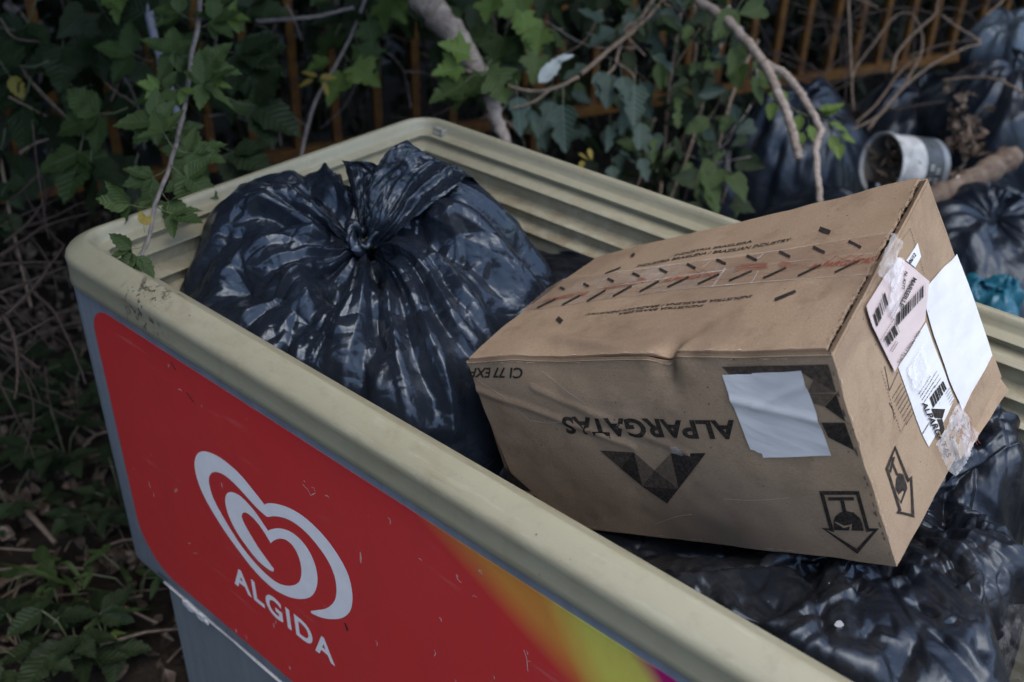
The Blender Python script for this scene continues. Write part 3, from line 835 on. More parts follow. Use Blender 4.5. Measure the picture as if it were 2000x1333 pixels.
edge_scuff('front', lambda t, w: (0.02 + 0.97 * t, 0.985 - w), 20, wear)
edge_scuff('front', lambda t, w: (0.994 - w, 0.04 + 0.94 * t), 22, MAT['ink3'])
# side: labels
decal('paper_label', 'side', c7((438, 330), (520, 235), (602, 152), (628, 218), (722, 480), (808, 742), (728, 855), (638, 980), (560, 800), (480, 570), (438, 420)), MAT['paper'], 0.0018, step=0.03, label='large blank white label on the side panel')
lab2 = decal('shipping_label', 'side', c7((300, 740), (365, 640), (445, 505), (500, 660), (592, 905), (545, 1010), (500, 1085), (460, 1155), (395, 1010), (350, 880)), MAT['paper'], 0.0009, step=0.02, label='white shipping label under crumpled tape')
lab3 = decal('shipping_label', 'side', c7((118, 420), (200, 300), (300, 168), (360, 215), (455, 295), (448, 345), (432, 500), (350, 640), (270, 765), (215, 655), (150, 530)), MAT['pink'], 0.0026, step=0.02,
    lift=lambda V2, lo, hi: 0.0015 * np.exp(-((V2[:, 0] - lo[0]) / 0.05)) , label='peeling pinkish shipping label with barcodes')
def barcode(p0, along, tall, n, off, parent):
    p0 = np.array(p0); along = np.array(along); tall = np.array(tall); polys = []; t = 0.0
    rr = random.Random(int(p0[0] * 10))
    while t < 1:
        w_ = rr.choice((0.6, 1, 1, 1.8, 2.4)) / n
        polys.append(c7(*[tuple(p0 + along * t), tuple(p0 + along * min(1, t + w_)), tuple(p0 + along * min(1, t + w_) + tall), tuple(p0 + along * t + tall)]))
        t += w_ + rr.choice((0.6, 1, 1.5)) / n
    multi('barcode', 'side', polys, MAT['ink'], off, parent, kind='stuff')
def lines(p0, along, step_, k, off, parent, w=2.2):
    p0 = np.array(p0, float); along = np.array(along, float); polys = []
    for i in range(k):
        p = p0 + np.array(step_) * i; t = 0.0
        while t < 0.97:
            L = random.uniform(0.03, 0.12)
            polys.append(stroke(*c7(tuple(p + along * t), tuple(p + along * min(1, t + L))), w)); t += L + random.uniform(0.02, 0.05)
    multi('small_print', 'side', polys, MAT['ink2'], off, parent, kind='stuff')
O3 = 0.0046
barcode((272, 470), (150, -165), (0, 62), 30, O3, lab3)
barcode((152, 470), (60, -120), (18, 62), 16, O3, lab3)
barcode((208, 590), (62, -78), (20, 46), 14, O3, lab3)
print_text('lettering', 'side', 'MARSEILLE', *c7((360, 272), (285, 420), (380, 285)), off=O3, bold=0.03, parent=lab3)
print_text('lettering', 'side', 'N. KITI', *c7((318, 240), (300, 330), (332, 250)), off=O3, bold=0.03, parent=lab3)
print_text('lettering', 'side', 'YOU PASAIT FS PM', *c7((388, 548), (276, 712), (402, 556)), off=O3, bold=0.0, parent=lab3)
lines((190, 600), (70, -110), (12, 10), 2, O3, lab3, 1.0); lines((240, 655), (30, -50), (10, 6), 2, O3, lab3, 1.4); lines((232, 480), (60, -100), (14, 8), 2, O3, lab3, 1.2)
O2 = 0.0014
print_text('lettering', 'side', 'ALPARGATAS', *c7((415, 925), (545, 1212), (440, 920)), off=0.0024, bold=0.03, parent=lab2)
barcode((462, 900), (52, -70), (18, 52), 12, O2, lab2); barcode((505, 850), (28, -38), (18, 40), 9, O2, lab2)
multi('shipping_mark', 'side', [c7((470, 955), (543, 958), (528, 1008), (487, 1003)), c7((500, 1010), (528, 1010), (548, 1105), (525, 1080))], MAT['ink'], O2, lab2)
lines((405, 880), (62, -95), (8, 16), 4, O2, lab2, 1.3); lines((500, 760), (-34, 52), (10, 18), 5, O2, lab2, 1.2); lines((545, 880), (20, -30), (6, 14), 5, O2, lab2, 1.0); lines((425, 1085), (38, -62), (0, 0), 1, O2, lab2, 2.2)
# side: printed form, dotted outlines and a small tag
form = []
def dotted(P, n_):
    for p, q in zip(P[:-1], P[1:]):
        p = np.array(p, float); q = np.array(q, float)
        for k in range(n_):
            form.append(stroke(*c7(tuple(p + (q - p) * (k / n_)), tuple(p + (q - p) * ((k + 0.55) / n_))), 0.9))
dotted([(300, 108), (365, 18), (440, 262)], 16); dotted([(215, 760), (316, 1082), (370, 965)], 18)
form += [stroke(*c7((232, 735), (256, 862)), 1.4), stroke(*c7((256, 862), (300, 765)), 1.4), stroke(*c7((256, 925), (272, 955)), 2.0), stroke(*c7((272, 955), (283, 1010)), 1.0)]
multi('printed_form', 'side', form, MAT['ink2'], 0.0006, kind='stuff')
lines((272, 900), (48, -78), (10, 20), 8, 0.0006, carton, 1.5)
decal('paper_tag', 'side', c7((340, 185), (400, 93), (418, 165), (388, 222)), MAT['paper'], 0.0012, step=0.03)
print_text('lettering', 'side', '06/12', *c7((362, 205), (392, 158), (350, 188)), off=0.0016, bold=0.03)
# crumpled clear tape over the edge and over the lower label
def crumple(sc, s):
    return lambda V2, lo, hi: sc * (0.5 + 0.5 * vnoise(np.concatenate([V2 * 1.0, V2[:, :1] * 0], 1), 26, s)) + sc * 0.6 * np.abs(vnoise(np.concatenate([V2, V2[:, :1] * 0], 1), 60, s + 1))
decal('packing_tape', 'side', c7((160, 262), (240, 45), (292, 95), (262, 170), (300, 185), (262, 330), (235, 450), (215, 430), (240, 330), (180, 280)), MAT['clear'], 0.0035, step=0.008, lift=crumple(0.006, 4), label='crumpled clear tape end on the side panel')
decal('packing_tape', 'side', c7((262, 168), (302, 172), (300, 330), (262, 505), (218, 430), (240, 300)), MAT['clear'], 0.0040, step=0.008, lift=crumple(0.003, 7))
decal('packing_tape', 'side', c7((335, 740), (410, 620), (465, 790), (405, 870), (360, 850)), MAT['clear'], 0.0016, step=0.008, lift=crumple(0.004, 5))
decal('packing_tape', 'side', c7((470, 1140), (545, 1010), (590, 925), (640, 1000), (695, 1085), (640, 1200), (575, 1312), (530, 1260)), MAT['clear'], 0.0022, step=0.008, lift=crumple(0.005, 6), label='crumpled tape with red print below the label')
wl = []
for k in range(7):
    x = 560 + 12 * k
    P = [(x + 10 * math.sin(k + t) + 8 * t, 960 + 22 * t + 10 * math.cos(k * 2 + t)) for t in range(9)]
    wl += [stroke(*c7(p, q), 0.7) for p, q in zip(P[:-1], P[1:])]
multi('tape_print', 'side', wl, MAT['red_ink'], 0.006, kind='stuff')

# ------------------------------------------------------------------ bin bags
def pcurve(th, tab):                     # periodic smooth interpolation of a table {degrees: value}
    ks = sorted(tab); xs = np.array(ks + [ks[0] + 360], float); ys = np.array([tab[k] for k in ks] + [tab[ks[0]]], float)
    d = np.degrees(th) % 360
    d = np.where(d < xs[0], d + 360, d)
    i = np.clip(np.searchsorted(xs, d, side='right') - 1, 0, len(xs) - 2)
    t = (d - xs[i]) / (xs[i + 1] - xs[i]); t = t * t * (3 - 2 * t)
    t = t.reshape(t.shape + (1,) * (ys.ndim - 1))
    return ys[i] * (1 - t) + ys[i + 1] * t
def relax(X, rest_scale, iters, bend=0.25, anchor=0.01, pin=(True, True), wrap=True, up=None, push=0.0):
    """film relaxation: the sheet keeps its (slightly longer) lengths and buckles into creases"""
    X = X.copy(); B0 = X.copy()
    nT, nS = X.shape[:2]
    cons = []
    def add(di, dj, stiff, scale, only_short=False):
        I, J = np.meshgrid(np.arange(nT), np.arange(nS), indexing='ij')
        i2 = I + di; j2 = J + dj
        ok = (j2 >= 0) & (j2 < nS)
        if wrap: i2 = i2 % nT
        else: ok &= (i2 >= 0) & (i2 < nT)
        I, J, i2, j2 = I[ok], J[ok], i2[ok], j2[ok]
        if di: col = (I // di) % 2
        else: col = (J // dj) % 2
        rest = np.linalg.norm(B0[I, J] - B0[i2, j2], axis=-1)
        sc = rest_scale[I, J] if hasattr(rest_scale, 'shape') else rest_scale
        rest = rest * (1 + (sc - 1) * scale)
        for c in (0, 1):
            k = col == c
            cons.append((I[k] * nS + J[k], i2[k] * nS + j2[k], rest[k], stiff, only_short))
    add(1, 0, 1.0, 1.0); add(0, 1, 1.0, 0.6); add(1, 1, 0.6, 0.8); add(1, -1, 0.6, 0.8)
    add(2, 0, bend, 0.55, True); add(0, 2, bend, 0.5, True); add(4, 0, bend * 0.7, 0.35, True); add(0, 4, bend * 0.7, 0.3, True)
    F = X.reshape(-1, 3); Bf = B0.reshape(-1, 3)
    pinm = np.ones((nT, nS)); 
    if pin[0]: pinm[:, 0] = 0
    if pin[1]: pinm[:, -1] = 0
    W = pinm.reshape(-1)
    for it in range(iters):
        for a, b, rest, st, short in cons:
            d = F[b] - F[a]
            L = np.sqrt((d * d).sum(1)) + 1e-9
            e = (L - rest) / L
            if short: e = np.minimum(e, 0)
            wa, wb = W[a], W[b]
            g = d * (e * st / np.maximum(wa + wb, 1e-6))[:, None]
            F[a] += g * wa[:, None]; F[b] -= g * wb[:, None]
        F += (Bf - F) * (anchor * W)[:, None]
        if up is not None: F += up * (push * W)[:, None]
    return F.reshape(nT, nS, 3)
def tri_noise(x, n, seed, period=None):  # piecewise linear random function of one variable
    r = np.random.default_rng(seed)
    y = r.uniform(-1, 1, n + 1); y[-1] = y[0]
    xs = np.sort(np.concatenate([[0, 1], r.uniform(0.02, 0.98, n - 1)]))
    return np.interp(x % 1.0, xs, y)
def facets(A, Bc, na, nb, seed):         # continuous random facets over a 2D domain: piecewise linear on a jittered lattice of triangles
    r = np.random.default_rng(seed)
    H = r.uniform(-1, 1, (na + 3, nb + 3))
    J1 = r.uniform(-0.3, 0.3, (na + 3, nb + 3)); J2 = r.uniform(-0.3, 0.3, (na + 3, nb + 3))
    a = np.clip(A, 0, 0.9999) * na + 1; b = np.clip(Bc, 0, 0.9999) * nb + 1
    a = a + 0.45 * np.sin(b * 1.7 + seed) ; b = b + 0.45 * np.sin(a * 1.3 + seed * 2)
    a = np.clip(a, 0, na + 1.999); b = np.clip(b, 0, nb + 1.999)
    i = np.floor(a).astype(int); j = np.floor(b).astype(int); s = a - i; t = b - j
    flip = ((i * 7 + j * 13 + seed) % 2) == 0
    h00, h10, h01, h11 = H[i, j], H[i + 1, j], H[i, j + 1], H[i + 1, j + 1]
    lo = np.where(s + t < 1, h00 + s * (h10 - h00) + t * (h01 - h00), h11 + (1 - s) * (h01 - h11) + (1 - t) * (h10 - h11))
    hi = np.where(s > t, h00 + s * (h10 - h00) + t * (h11 - h10), h00 + t * (h01 - h00) + s * (h11 - h01))
    return np.where(flip, lo, hi)
def normals(X, wrap=True):
    if wrap: dT = np.roll(X, -1, 0) - np.roll(X, 1, 0)
    else: dT = np.gradient(X, axis=0)
    dS = np.gradient(X, axis=1)
    n_ = np.cross(dT, dS)
    return n_ / (np.linalg.norm(n_, axis=-1, keepdims=True) + 1e-9)
def creases(U, Vv, N_, seed, span, radial=1.0, lo=0.03, hi=0.14, wmin=0.006, wmax=0.022, h=0.45, r0=0.03):
    """sharp folds of thin film over plan coordinates U, V (metres from the knot): tents along random, mostly radial segments"""
    r = np.random.default_rng(seed)
    D = np.zeros_like(U)
    for k in range(N_):
        rho = r0 + (span - r0) * r.random() ** 0.8; a = r.uniform(0, 2 * np.pi)
        cu, cv = rho * np.cos(a), rho * np.sin(a)
        d = a + (r.normal(0, 0.35) if r.random() < radial else r.uniform(0, np.pi))
        L = r.uniform(lo, hi) / 2; w = r.uniform(wmin, wmax)
        du, dv = U - cu, Vv - cv
        t = du * np.cos(d) + dv * np.sin(d); q = -du * np.sin(d) + dv * np.cos(d) + 0.15 * r.normal() * t * t / L
        taper = np.clip(1 - np.abs(t) / L, 0, 1)
        we = w * (0.35 + 0.65 * taper)
        asym = np.where(q > 0, 1.0, r.uniform(1.2, 2.6))
        D += r.choice((1, 1, 1, -0.7)) * h * w * taper * np.clip(1 - np.abs(q) / (we * asym), 0, 1)
    return D
def long_folds(U, Vv, items):              # items: direction (deg), from, to, width, height
    D = np.zeros_like(U); R_ = np.hypot(U, Vv)
    for a, r0, r1, w, h in items:
        ca, sa = math.cos(RAD(a)), math.sin(RAD(a))
        t = U * ca + Vv * sa; q = -U * sa + Vv * ca + 0.006 * np.sin(t * 38 + a)
        e = np.clip((t - r0) / 0.03, 0, 1) * np.clip((r1 - t) / 0.06, 0, 1)
        ww = w * (0.35 + 0.65 * np.clip(t / max(r1, 1e-6), 0, 1))
        D += h * e * np.where(q > 0, np.clip(1 - q / ww, 0, 1), np.clip(1 + q / (ww * 1.8), 0, 1)) - 0.45 * h * e * np.clip(1 - np.abs(q - 1.7 * ww) / ww, 0, 1)
    return D
def radial_bag(K, tab, nT, nS, seed, pleat=0.008, big=0.020, facet=0.013, excess=1.02, iters=6, e1=None, e2=None, anchor=0.012, ncrease=0, ch=0.45, cspan=0.33, cw=1.0, folds=()):
    """a tied bag seen round its knot K: tab maps direction (degrees; 0 = e1, 90 = e2) to a list of (reach, height)"""
    e1 = np.array([CR[0], CR[1], 0]) / np.hypot(CR[0], CR[1]) if e1 is None else np.array(e1)
    e2 = np.array([-e1[1], e1[0], 0]) if e2 is None else np.array(e2)
    th = np.linspace(0, 2 * np.pi, nT, endpoint=False)
    C = pcurve(th, {k: np.array(v, float) for k, v in tab.items()})       # nT x m x 2
    m_ = C.shape[1]
    s = np.linspace(0, 1, nS) ** 1.15
    x = s * (m_ - 1); i = np.clip(x.astype(int), 0, m_ - 2); t = x - i
    def at_(k): return C[:, np.clip(k, 0, m_ - 1)]
    a, b, c, d = at_(i - 1), at_(i), at_(i + 1), at_(i + 2)
    T = t[None, :, None]
    Q = 0.5 * (2 * b + (c - a) * T + (2 * a - 5 * b + 4 * c - d) * T ** 2 + (3 * b - a - 3 * c + d) * T ** 3)
    rho, z = Q[..., 0], Q[..., 1]
    X = np.array(K) + rho[..., None] * (np.cos(th)[:, None, None] * e1 + np.sin(th)[:, None, None] * e2) + z[..., None] * np.array([0, 0, 1.0])
    N = normals(X)
    S = s[None, :] + 0 * th[:, None]; TH = (th / (2 * np.pi))[:, None] + 0 * s[None, :]
    tw = TH + 0.03 * np.sin(S * 5 + seed) * S                              # folds wander sideways on their way out
    w1 = np.clip(S / 0.05, 0, 1) * np.exp(-(S / 0.42) ** 2)
    w2 = np.clip(S / 0.15, 0, 1) * np.exp(-((S - 0.35) / 0.6) ** 2)
    D = -pleat * 1.4 * w1 * np.abs(tri_noise(tw, 52, seed)) + big * w2 * tri_noise(tw, 17, seed + 1) + 0.22 * big * np.clip(S / 0.3, 0, 1) * tri_noise(tw + 0.05 * S, 31, seed + 2) * (0.4 + 0.6 * np.abs(tri_noise(TH, 9, seed + 8)))
    amp = facet * np.clip(S / 0.25, 0, 1)
    D = D + amp * facets(TH + 0.04 * S, S, 13, 5, seed + 3) + 0.38 * amp * facets(TH + 0.06 * S, S, 25, 10, seed + 4)
    pu, pv = rho * np.cos(th)[:, None], rho * np.sin(th)[:, None]
    if folds: D = D + long_folds(pu, pv, folds)
    if ncrease:
        D = D + creases(pu, pv, ncrease // 2, seed + 60, cspan, 0.93, 0.08, 0.28, 0.010 * cw, 0.034 * cw, h=ch) + creases(pu, pv, ncrease, seed + 61, cspan, 0.5, 0.02, 0.07, 0.004, 0.010, h=ch * 0.9)
    X = X + N * D[..., None]
    if iters:
        sc = 1 + (excess - 1) * (0.35 + 0.65 * np.clip(0.5 + 0.9 * vnoise(X, 7, seed), 0, 1))
        X = relax(X, sc, iters, anchor=anchor)
    return X, grid_faces(nT, nS, True)
def bag_obj(name, X, f, mat, parent=None, split=38, **kw):
    o = obj(name, X.reshape(-1, 3), f, mat, parent, True, **kw)
    return o
def fan_sheet(ctrl, nu, nv, seed, pleat=0.004, facet=0.004, npl=9, iters=25, excess=1.05, wrap=False):
    """a free sheet of film: ctrl is a grid (rows from the knot outwards) of 3D points"""
    ctrl = np.array(ctrl, float)
    R_, Cc = ctrl.shape[:2]
    def interp(G, n, axis):
        m_ = G.shape[axis]; x = np.linspace(0, m_ - 1, n); i = np.clip(x.astype(int), 0, m_ - 2); t = x - i
        G = np.moveaxis(G, axis, 0)
        g = lambda k: G[np.clip(k, 0, m_ - 1)]
        a, b, c, d = g(i - 1), g(i), g(i + 1), g(i + 2); T = t.reshape(-1, *([1] * (G.ndim - 1)))
        return np.moveaxis(0.5 * (2 * b + (c - a) * T + (2 * a - 5 * b + 4 * c - d) * T ** 2 + (3 * b - a - 3 * c + d) * T ** 3), 0, axis)
    X = interp(interp(ctrl, nv, 0), nu, 1).transpose(1, 0, 2)              # nu x nv
    N = normals(X, False)
    U, Vv = np.meshgrid(np.linspace(0, 1, nu), np.linspace(0, 1, nv), indexing='ij')
    D = pleat * np.clip(Vv / 0.1, 0, 1) * (tri_noise(U * 0.98 + 0.01 * np.sin(Vv * 4), npl, seed) + 0.5 * tri_noise(U * 0.97, npl * 2 + 3, seed + 1) * np.exp(-Vv * 2))
    D = D + facet * np.clip(Vv / 0.25, 0, 1) * (facets(U, Vv, 5, 5, seed + 2) + 0.5 * facets(U, Vv, 12, 11, seed + 3))
    X = X + N * D[..., None] + rng.normal(0, 0.0001, X.shape)
    if iters: X = relax(X, excess, iters, anchor=0.02, pin=(True, False), wrap=False)
    return X, grid_faces(nu, nv)

# the tied bag in front
KN = atplane(712, 462, 1, 0.285)
tab = {0:   [(0.003, -0.010), (0.045, 0.040), (0.10, 0.062), (0.17, 0.035), (0.245, -0.030), (0.30, -0.10), (0.33, -0.20)],
       40:  [(0.003, -0.006), (0.040, 0.075), (0.085, 0.100), (0.15, 0.062), (0.21, -0.005), (0.25, -0.08), (0.27, -0.20)],
       66:  [(0.003, -0.006), (0.035, 0.050), (0.075, 0.085), (0.13, 0.060), (0.19, 0.0), (0.23, -0.08), (0.25, -0.20)],
       80:  [(0.003, -0.012), (0.035, 0.004), (0.07, 0.020), (0.12, 0.005), (0.18, -0.04), (0.22, -0.10), (0.24, -0.20)],
       90:  [(0.003, -0.018), (0.035, -0.026), (0.07, -0.036), (0.12, -0.055), (0.18, -0.08), (0.22, -0.13), (0.24, -0.22)],
       104: [(0.003, -0.018), (0.035, -0.028), (0.07, -0.042), (0.12, -0.065), (0.18, -0.09), (0.22, -0.14), (0.24, -0.22)],
       111: [(0.003, -0.012), (0.045, 0.018), (0.10, 0.050), (0.14, 0.040), (0.18, -0.02), (0.22, -0.10), (0.24, -0.20)],
       122: [(0.003, -0.010), (0.048, 0.036), (0.108, 0.070), (0.15, 0.056), (0.19, 0.0), (0.22, -0.08), (0.24, -0.20)],
       140: [(0.003, -0.010), (0.05, 0.034), (0.11, 0.068), (0.165, 0.055), (0.205, 0.0), (0.235, -0.08), (0.25, -0.20)],
       165: [(0.003, -0.012), (0.05, 0.022), (0.12, 0.058), (0.185, 0.048), (0.235, 0.0), (0.265, -0.08), (0.28, -0.20)],
       195: [(0.003, -0.014), (0.05, 0.004), (0.12, 0.026), (0.19, 0.006), (0.245, -0.045), (0.275, -0.11), (0.29, -0.22)],
       225: [(0.003, -0.016), (0.05, -0.006), (0.12, 0.002), (0.18, -0.020), (0.225, -0.060), (0.25, -0.12), (0.26, -0.22)],
       260: [(0.003, -0.018), (0.05, -0.016), (0.12, -0.024), (0.175, -0.052), (0.215, -0.095), (0.24, -0.15), (0.25, -0.24)],
       295: [(0.003, -0.018), (0.05, -0.012), (0.12, -0.020), (0.19, -0.055), (0.25, -0.110), (0.28, -0.17), (0.29, -0.25)],
       330: [(0.003, -0.014), (0.05, 0.012), (0.12, 0.018), (0.19, -0.020), (0.25, -0.085), (0.285, -0.16), (0.30, -0.25)]}
bag1 = thing('bin_bag', 'shiny black bin bag tied in a knot, next to the cardboard box', 'bag', KN - np.array([0, 0, 0.3]), group='black bin bags')
X, f = radial_bag(KN, tab, 640, 300, 11, 0.010, 0.012, 0.010, 1.01, 0, ncrease=120, ch=0.62, cw=1.35,
    folds=[(284, 0.02, 0.26, 0.012, 0.011), (295, 0.02, 0.28, 0.016, 0.014), (309, 0.02, 0.27, 0.014, 0.012), (336, 0.04, 0.26, 0.034, 0.020), (6, 0.05, 0.28, 0.036, 0.020),
           (150, 0.02, 0.15, 0.016, 0.010), (172, 0.02, 0.19, 0.012, 0.013), (184, 0.02, 0.20, 0.013, 0.013), (222, 0.03, 0.20, 0.034, 0.018), (252, 0.03, 0.20, 0.026, 0.014)])
bag_obj('film', X, f, MAT['bag'], bag1)
# gathered mouth of the bag: two ears standing up from the knot
def Kp(dr, db, dz):                      # knot-relative: right, back, up
    e1 = np.array([CR[0], CR[1], 0]) / np.hypot(CR[0], CR[1]); e2 = np.array([-e1[1], e1[0], 0])
    return KN + e1 * dr + e2 * db + np.array([0, 0, dz])
ear1 = [[Kp(-0.008 + 0.012 * t, 0.012, -0.005) for t in np.linspace(0, 1, 5)],
        [Kp(-0.014 + 0.034 * t, 0.030 + 0.006 * math.sin(3 * t), 0.030) for t in np.linspace(0, 1, 5)],
        [Kp(-0.022 + 0.058 * t, 0.040 + 0.014 * math.sin(3 * t), 0.066) for t in np.linspace(0, 1, 5)],
        [Kp(-0.030 + 0.072 * t, 0.040 + 0.018 * math.sin(3 * t), 0.094 - 0.016 * t) for t in np.linspace(0, 1, 5)]]
X, f = fan_sheet(ear1, 60, 48, 31, 0.006, 0.003, 11)
bag_obj('gathered_ear', X, f, MAT['bag'], bag1)
ear2 = [[Kp(0.004 + 0.014 * t, 0.004 - 0.022 * t, -0.006 - 0.004 * t) for t in np.linspace(0, 1, 6)],
        [Kp(0.006 + 0.050 * t, 0.010 - 0.040 * t, 0.036 - 0.010 * t) for t in np.linspace(0, 1, 6)],
        [Kp(0.012 + 0.085 * t, 0.022 - 0.040 * t + 0.02 * math.sin(3 * t), 0.078 - 0.022 * t) for t in np.linspace(0, 1, 6)],
        [Kp(0.030 + 0.100 * t, 0.034 - 0.030 * t + 0.02 * math.sin(3 * t), 0.110 - 0.036 * t) for t in np.linspace(0, 1, 6)],
        [Kp(0.056 + 0.085 * t, 0.058 - 0.020 * t + 0.01 * math.sin(3 * t), 0.116 - 0.042 * t) for t in np.linspace(0, 1, 6)],
        [Kp(0.080 + 0.085 * t, 0.085 - 0.010 * t, 0.082 - 0.040 * t) for t in np.linspace(0, 1, 6)]]
X, f = fan_sheet(ear2, 90, 90, 47, 0.005, 0.005, 7, 30, 1.05)
bag_obj('gathered_ear', X, f, MAT['bag'], bag1)
# the knot itself: a twisted collar of film
nk, mk = 64, 22
X = np.zeros((nk, mk, 3))
for i in range(nk):
    t = 2 * math.pi * i / nk
    c0 = Kp(0.017 * math.cos(t) - 0.002, 0.015 * math.sin(t), 0.004 + 0.006 * math.sin(t + 0.6) + 0.010 * math.cos(2 * t))
    rr = 0.0085 + 0.0028 * math.sin(3 * t + 1)
    for j in range(mk):
        p = 2 * math.pi * j / (mk - 1)
        tw = p + t * 3
        q = rr * (1 + 0.28 * math.sin(tw * 3) + 0.16 * math.sin(tw * 5 + 1))
        o_ = np.array([math.cos(t), math.sin(t)]) * q * math.cos(p)
        X[i, j] = c0 + (Kp(o_[0], o_[1], q * math.sin(p)) - KN)
bag_obj('knot', X, grid_faces(nk, mk, True), MAT['bag'], bag1)

# more rubbish inside the freezer: the dusty bag the box lies on
def patch(cols, rows, zf, nu, nv, seed, x, y, pleat, facet, npl, iters=10):
    G = [[(xx, yy, zf(xx, yy)) for xx in np.linspace(*x, cols)] for yy in np.linspace(*y, rows)]
    return fan_sheet(G, nu, nv, seed, pleat, facet, npl, iters, 1.02)
MAT['dusty'] = mat_bag('dusty_bin_bag_plastic', (0.007, 0.0085, 0.012), 0.30, 0.45, bump=0.18)
def bag2_tab(zs):
    return zs
KB = np.array([1.0, 0.38, 0.690])
tab2 = {0: [(0.003, 0.0), (0.07, 0.045), (0.12, 0.055), (0.165, 0.02), (0.19, -0.14), (0.19, -0.35)],
        35: [(0.003, 0.0), (0.07, 0.03), (0.11, 0.025), (0.15, -0.03), (0.18, -0.16), (0.18, -0.35)],
        55: [(0.003, 0.0), (0.07, 0.045), (0.12, 0.075), (0.17, 0.085), (0.20, 0.0), (0.20, -0.3)],
        78: [(0.003, 0.0), (0.07, 0.05), (0.13, 0.095), (0.18, 0.11), (0.205, 0.03), (0.205, -0.3)],
        100: [(0.003, 0.0), (0.06, 0.02), (0.11, 0.04), (0.17, 0.03), (0.19, -0.10), (0.19, -0.3)],
        150: [(0.003, 0.0), (0.10, -0.065), (0.20, -0.12), (0.28, -0.17), (0.38, -0.22), (0.42, -0.3)],
        185: [(0.003, 0.0), (0.10, -0.065), (0.20, -0.11), (0.28, -0.15), (0.40, -0.20), (0.48, -0.3)],
        215: [(0.003, 0.0), (0.10, -0.05), (0.18, -0.065), (0.26, -0.07), (0.36, -0.10), (0.40, -0.25)],
        250: [(0.003, 0.0), (0.09, -0.006), (0.16, 0.012), (0.23, 0.030), (0.288, 0.028), (0.305, -0.2)],
        280: [(0.003, 0.0), (0.09, 0.018), (0.15, 0.030), (0.22, 0.040), (0.278, 0.038), (0.295, -0.2)],
        310: [(0.003, 0.0), (0.09, 0.034), (0.16, 0.046), (0.23, 0.046), (0.29, 0.0), (0.31, -0.25)],
        340: [(0.003, 0.0), (0.07, 0.040), (0.12, 0.050), (0.165, 0.030), (0.195, -0.10), (0.20, -0.35)]}
bag2 = thing('bin_bag', 'dusty black bin bag under the cardboard box at the right of the freezer', 'bag', (1.05, 0.33, 0.35), group='black bin bags')
X, f = radial_bag(KB, tab2, 560, 260, 23, 0.003, 0.004, 0.004, 1.01, 0, e1=(1, 0, 0), e2=(0, 1, 0), ncrease=330, ch=0.75, cspan=0.3, cw=0.55)
bag_obj('film', X, f, MAT['dusty'], bag2)
# a scrap of white foam lying on it
pts = [at(1639 + 9 * math.cos(a) * (1 + 0.2 * math.sin(3 * a)), 1219 + 7 * math.sin(a), 0.968) for a in np.linspace(0, 6.283, 12)[:-1]]
scrap = obj('paper_scrap', pts + [p - ray(1639, 1219) * 0.0015 for p in pts], [tuple(range(11))[::-1], tuple(range(11, 22))] + [(i, (i + 1) % 11, (i + 1) % 11 + 11, i + 11) for i in range(11)], mat_flat('foam_scrap', (0.30, 0.31, 0.31), 0.8, 0.2))
tag(scrap, 'tiny pale scrap lying on the dusty bin bag', 'scrap')
# deep bag filling the gap behind the tied bag
KC = np.array([0.50, 0.46, 0.745])
tab3 = {0: [(0.003, 0), (0.08, 0.01), (0.16, -0.01), (0.24, -0.08), (0.26, -0.3)], 90: [(0.003, 0), (0.05, 0.02), (0.09, 0.02), (0.11, -0.03), (0.12, -0.3)],
        180: [(0.003, 0), (0.1, 0.0), (0.2, -0.02), (0.28, -0.05), (0.31, -0.3)], 270: [(0.003, 0), (0.1, -0.05), (0.18, -0.12), (0.25, -0.2), (0.3, -0.35)]}
bag3 = thing('bin_bag', 'black bin bag deep in the freezer between the tied bag and the far wall', 'bag', (0.42, 0.45, 0.35), group='black bin bags')
X, f = radial_bag(KC, tab3, 140, 60, 29, 0.003, 0.008, 0.010, 1.02, 3, e1=(1, 0, 0), e2=(0, 1, 0), ncrease=120)
bag_obj('film', X, f, MAT['dusty'], bag3)
# clear crumpled film at the right end
MAT['film'] = mat_tape('clear_film', (0.22, 0.22, 0.22), 0.20)
G = [[at(px, py, d) for px, d in ((1950, 0.98), (1975, 0.97), (2010, 0.98), (2050, 1.0))] for py in (1180, 1230, 1290, 1345)]
X, f = fan_sheet(G, 40, 40, 77, 0.010, 0.012, 9, 8, 1.02)
o = bag_obj('plastic_film', X, f, MAT['film'])
tag(o, 'crumpled clear plastic film in the dark right end of the freezer', 'plastic film')

# ------------------------------------------------------------------ ground
mg = M('soil', (0.04, 0.03, 0.022), 0.95, 0.2)
co = mg.coord()
n1 = mg.noise(co, 9, 8, 0.7); n2 = mg.noise(co, 55, 6, 0.7)
c = mg.mix(mg.ramp(n1, [(0.35, 0.0), (0.7, 1.0)]), (0.022, 0.017, 0.012), (0.055, 0.042, 0.03))
c = mg.mix(mg.ramp(n2, [(0.55, 0.0), (0.75, 0.7)]), c, (0.09, 0.07, 0.052))
mg.color(c); mg.bump(mg.math('ADD', n1, n2), 0.9, 0.03)
GN = 90
gx = np.sign(np.linspace(-1, 1, GN)) * np.abs(np.linspace(-1, 1, GN)) ** 3 * 150
GX, GY = np.meshgrid(gx - 0.4, gx + 0.8, indexing='ij')
GZ = 0.03 * vnoise(np.stack([GX, GY, GX * 0], -1), 2.3, 4) - 0.02
obj('ground', np.stack([GX, GY, GZ], -1).reshape(-1, 3), grid_faces(GN, GN), mg.m, None, True, kind='structure', label='dark soil ground around the freezer', category='ground')

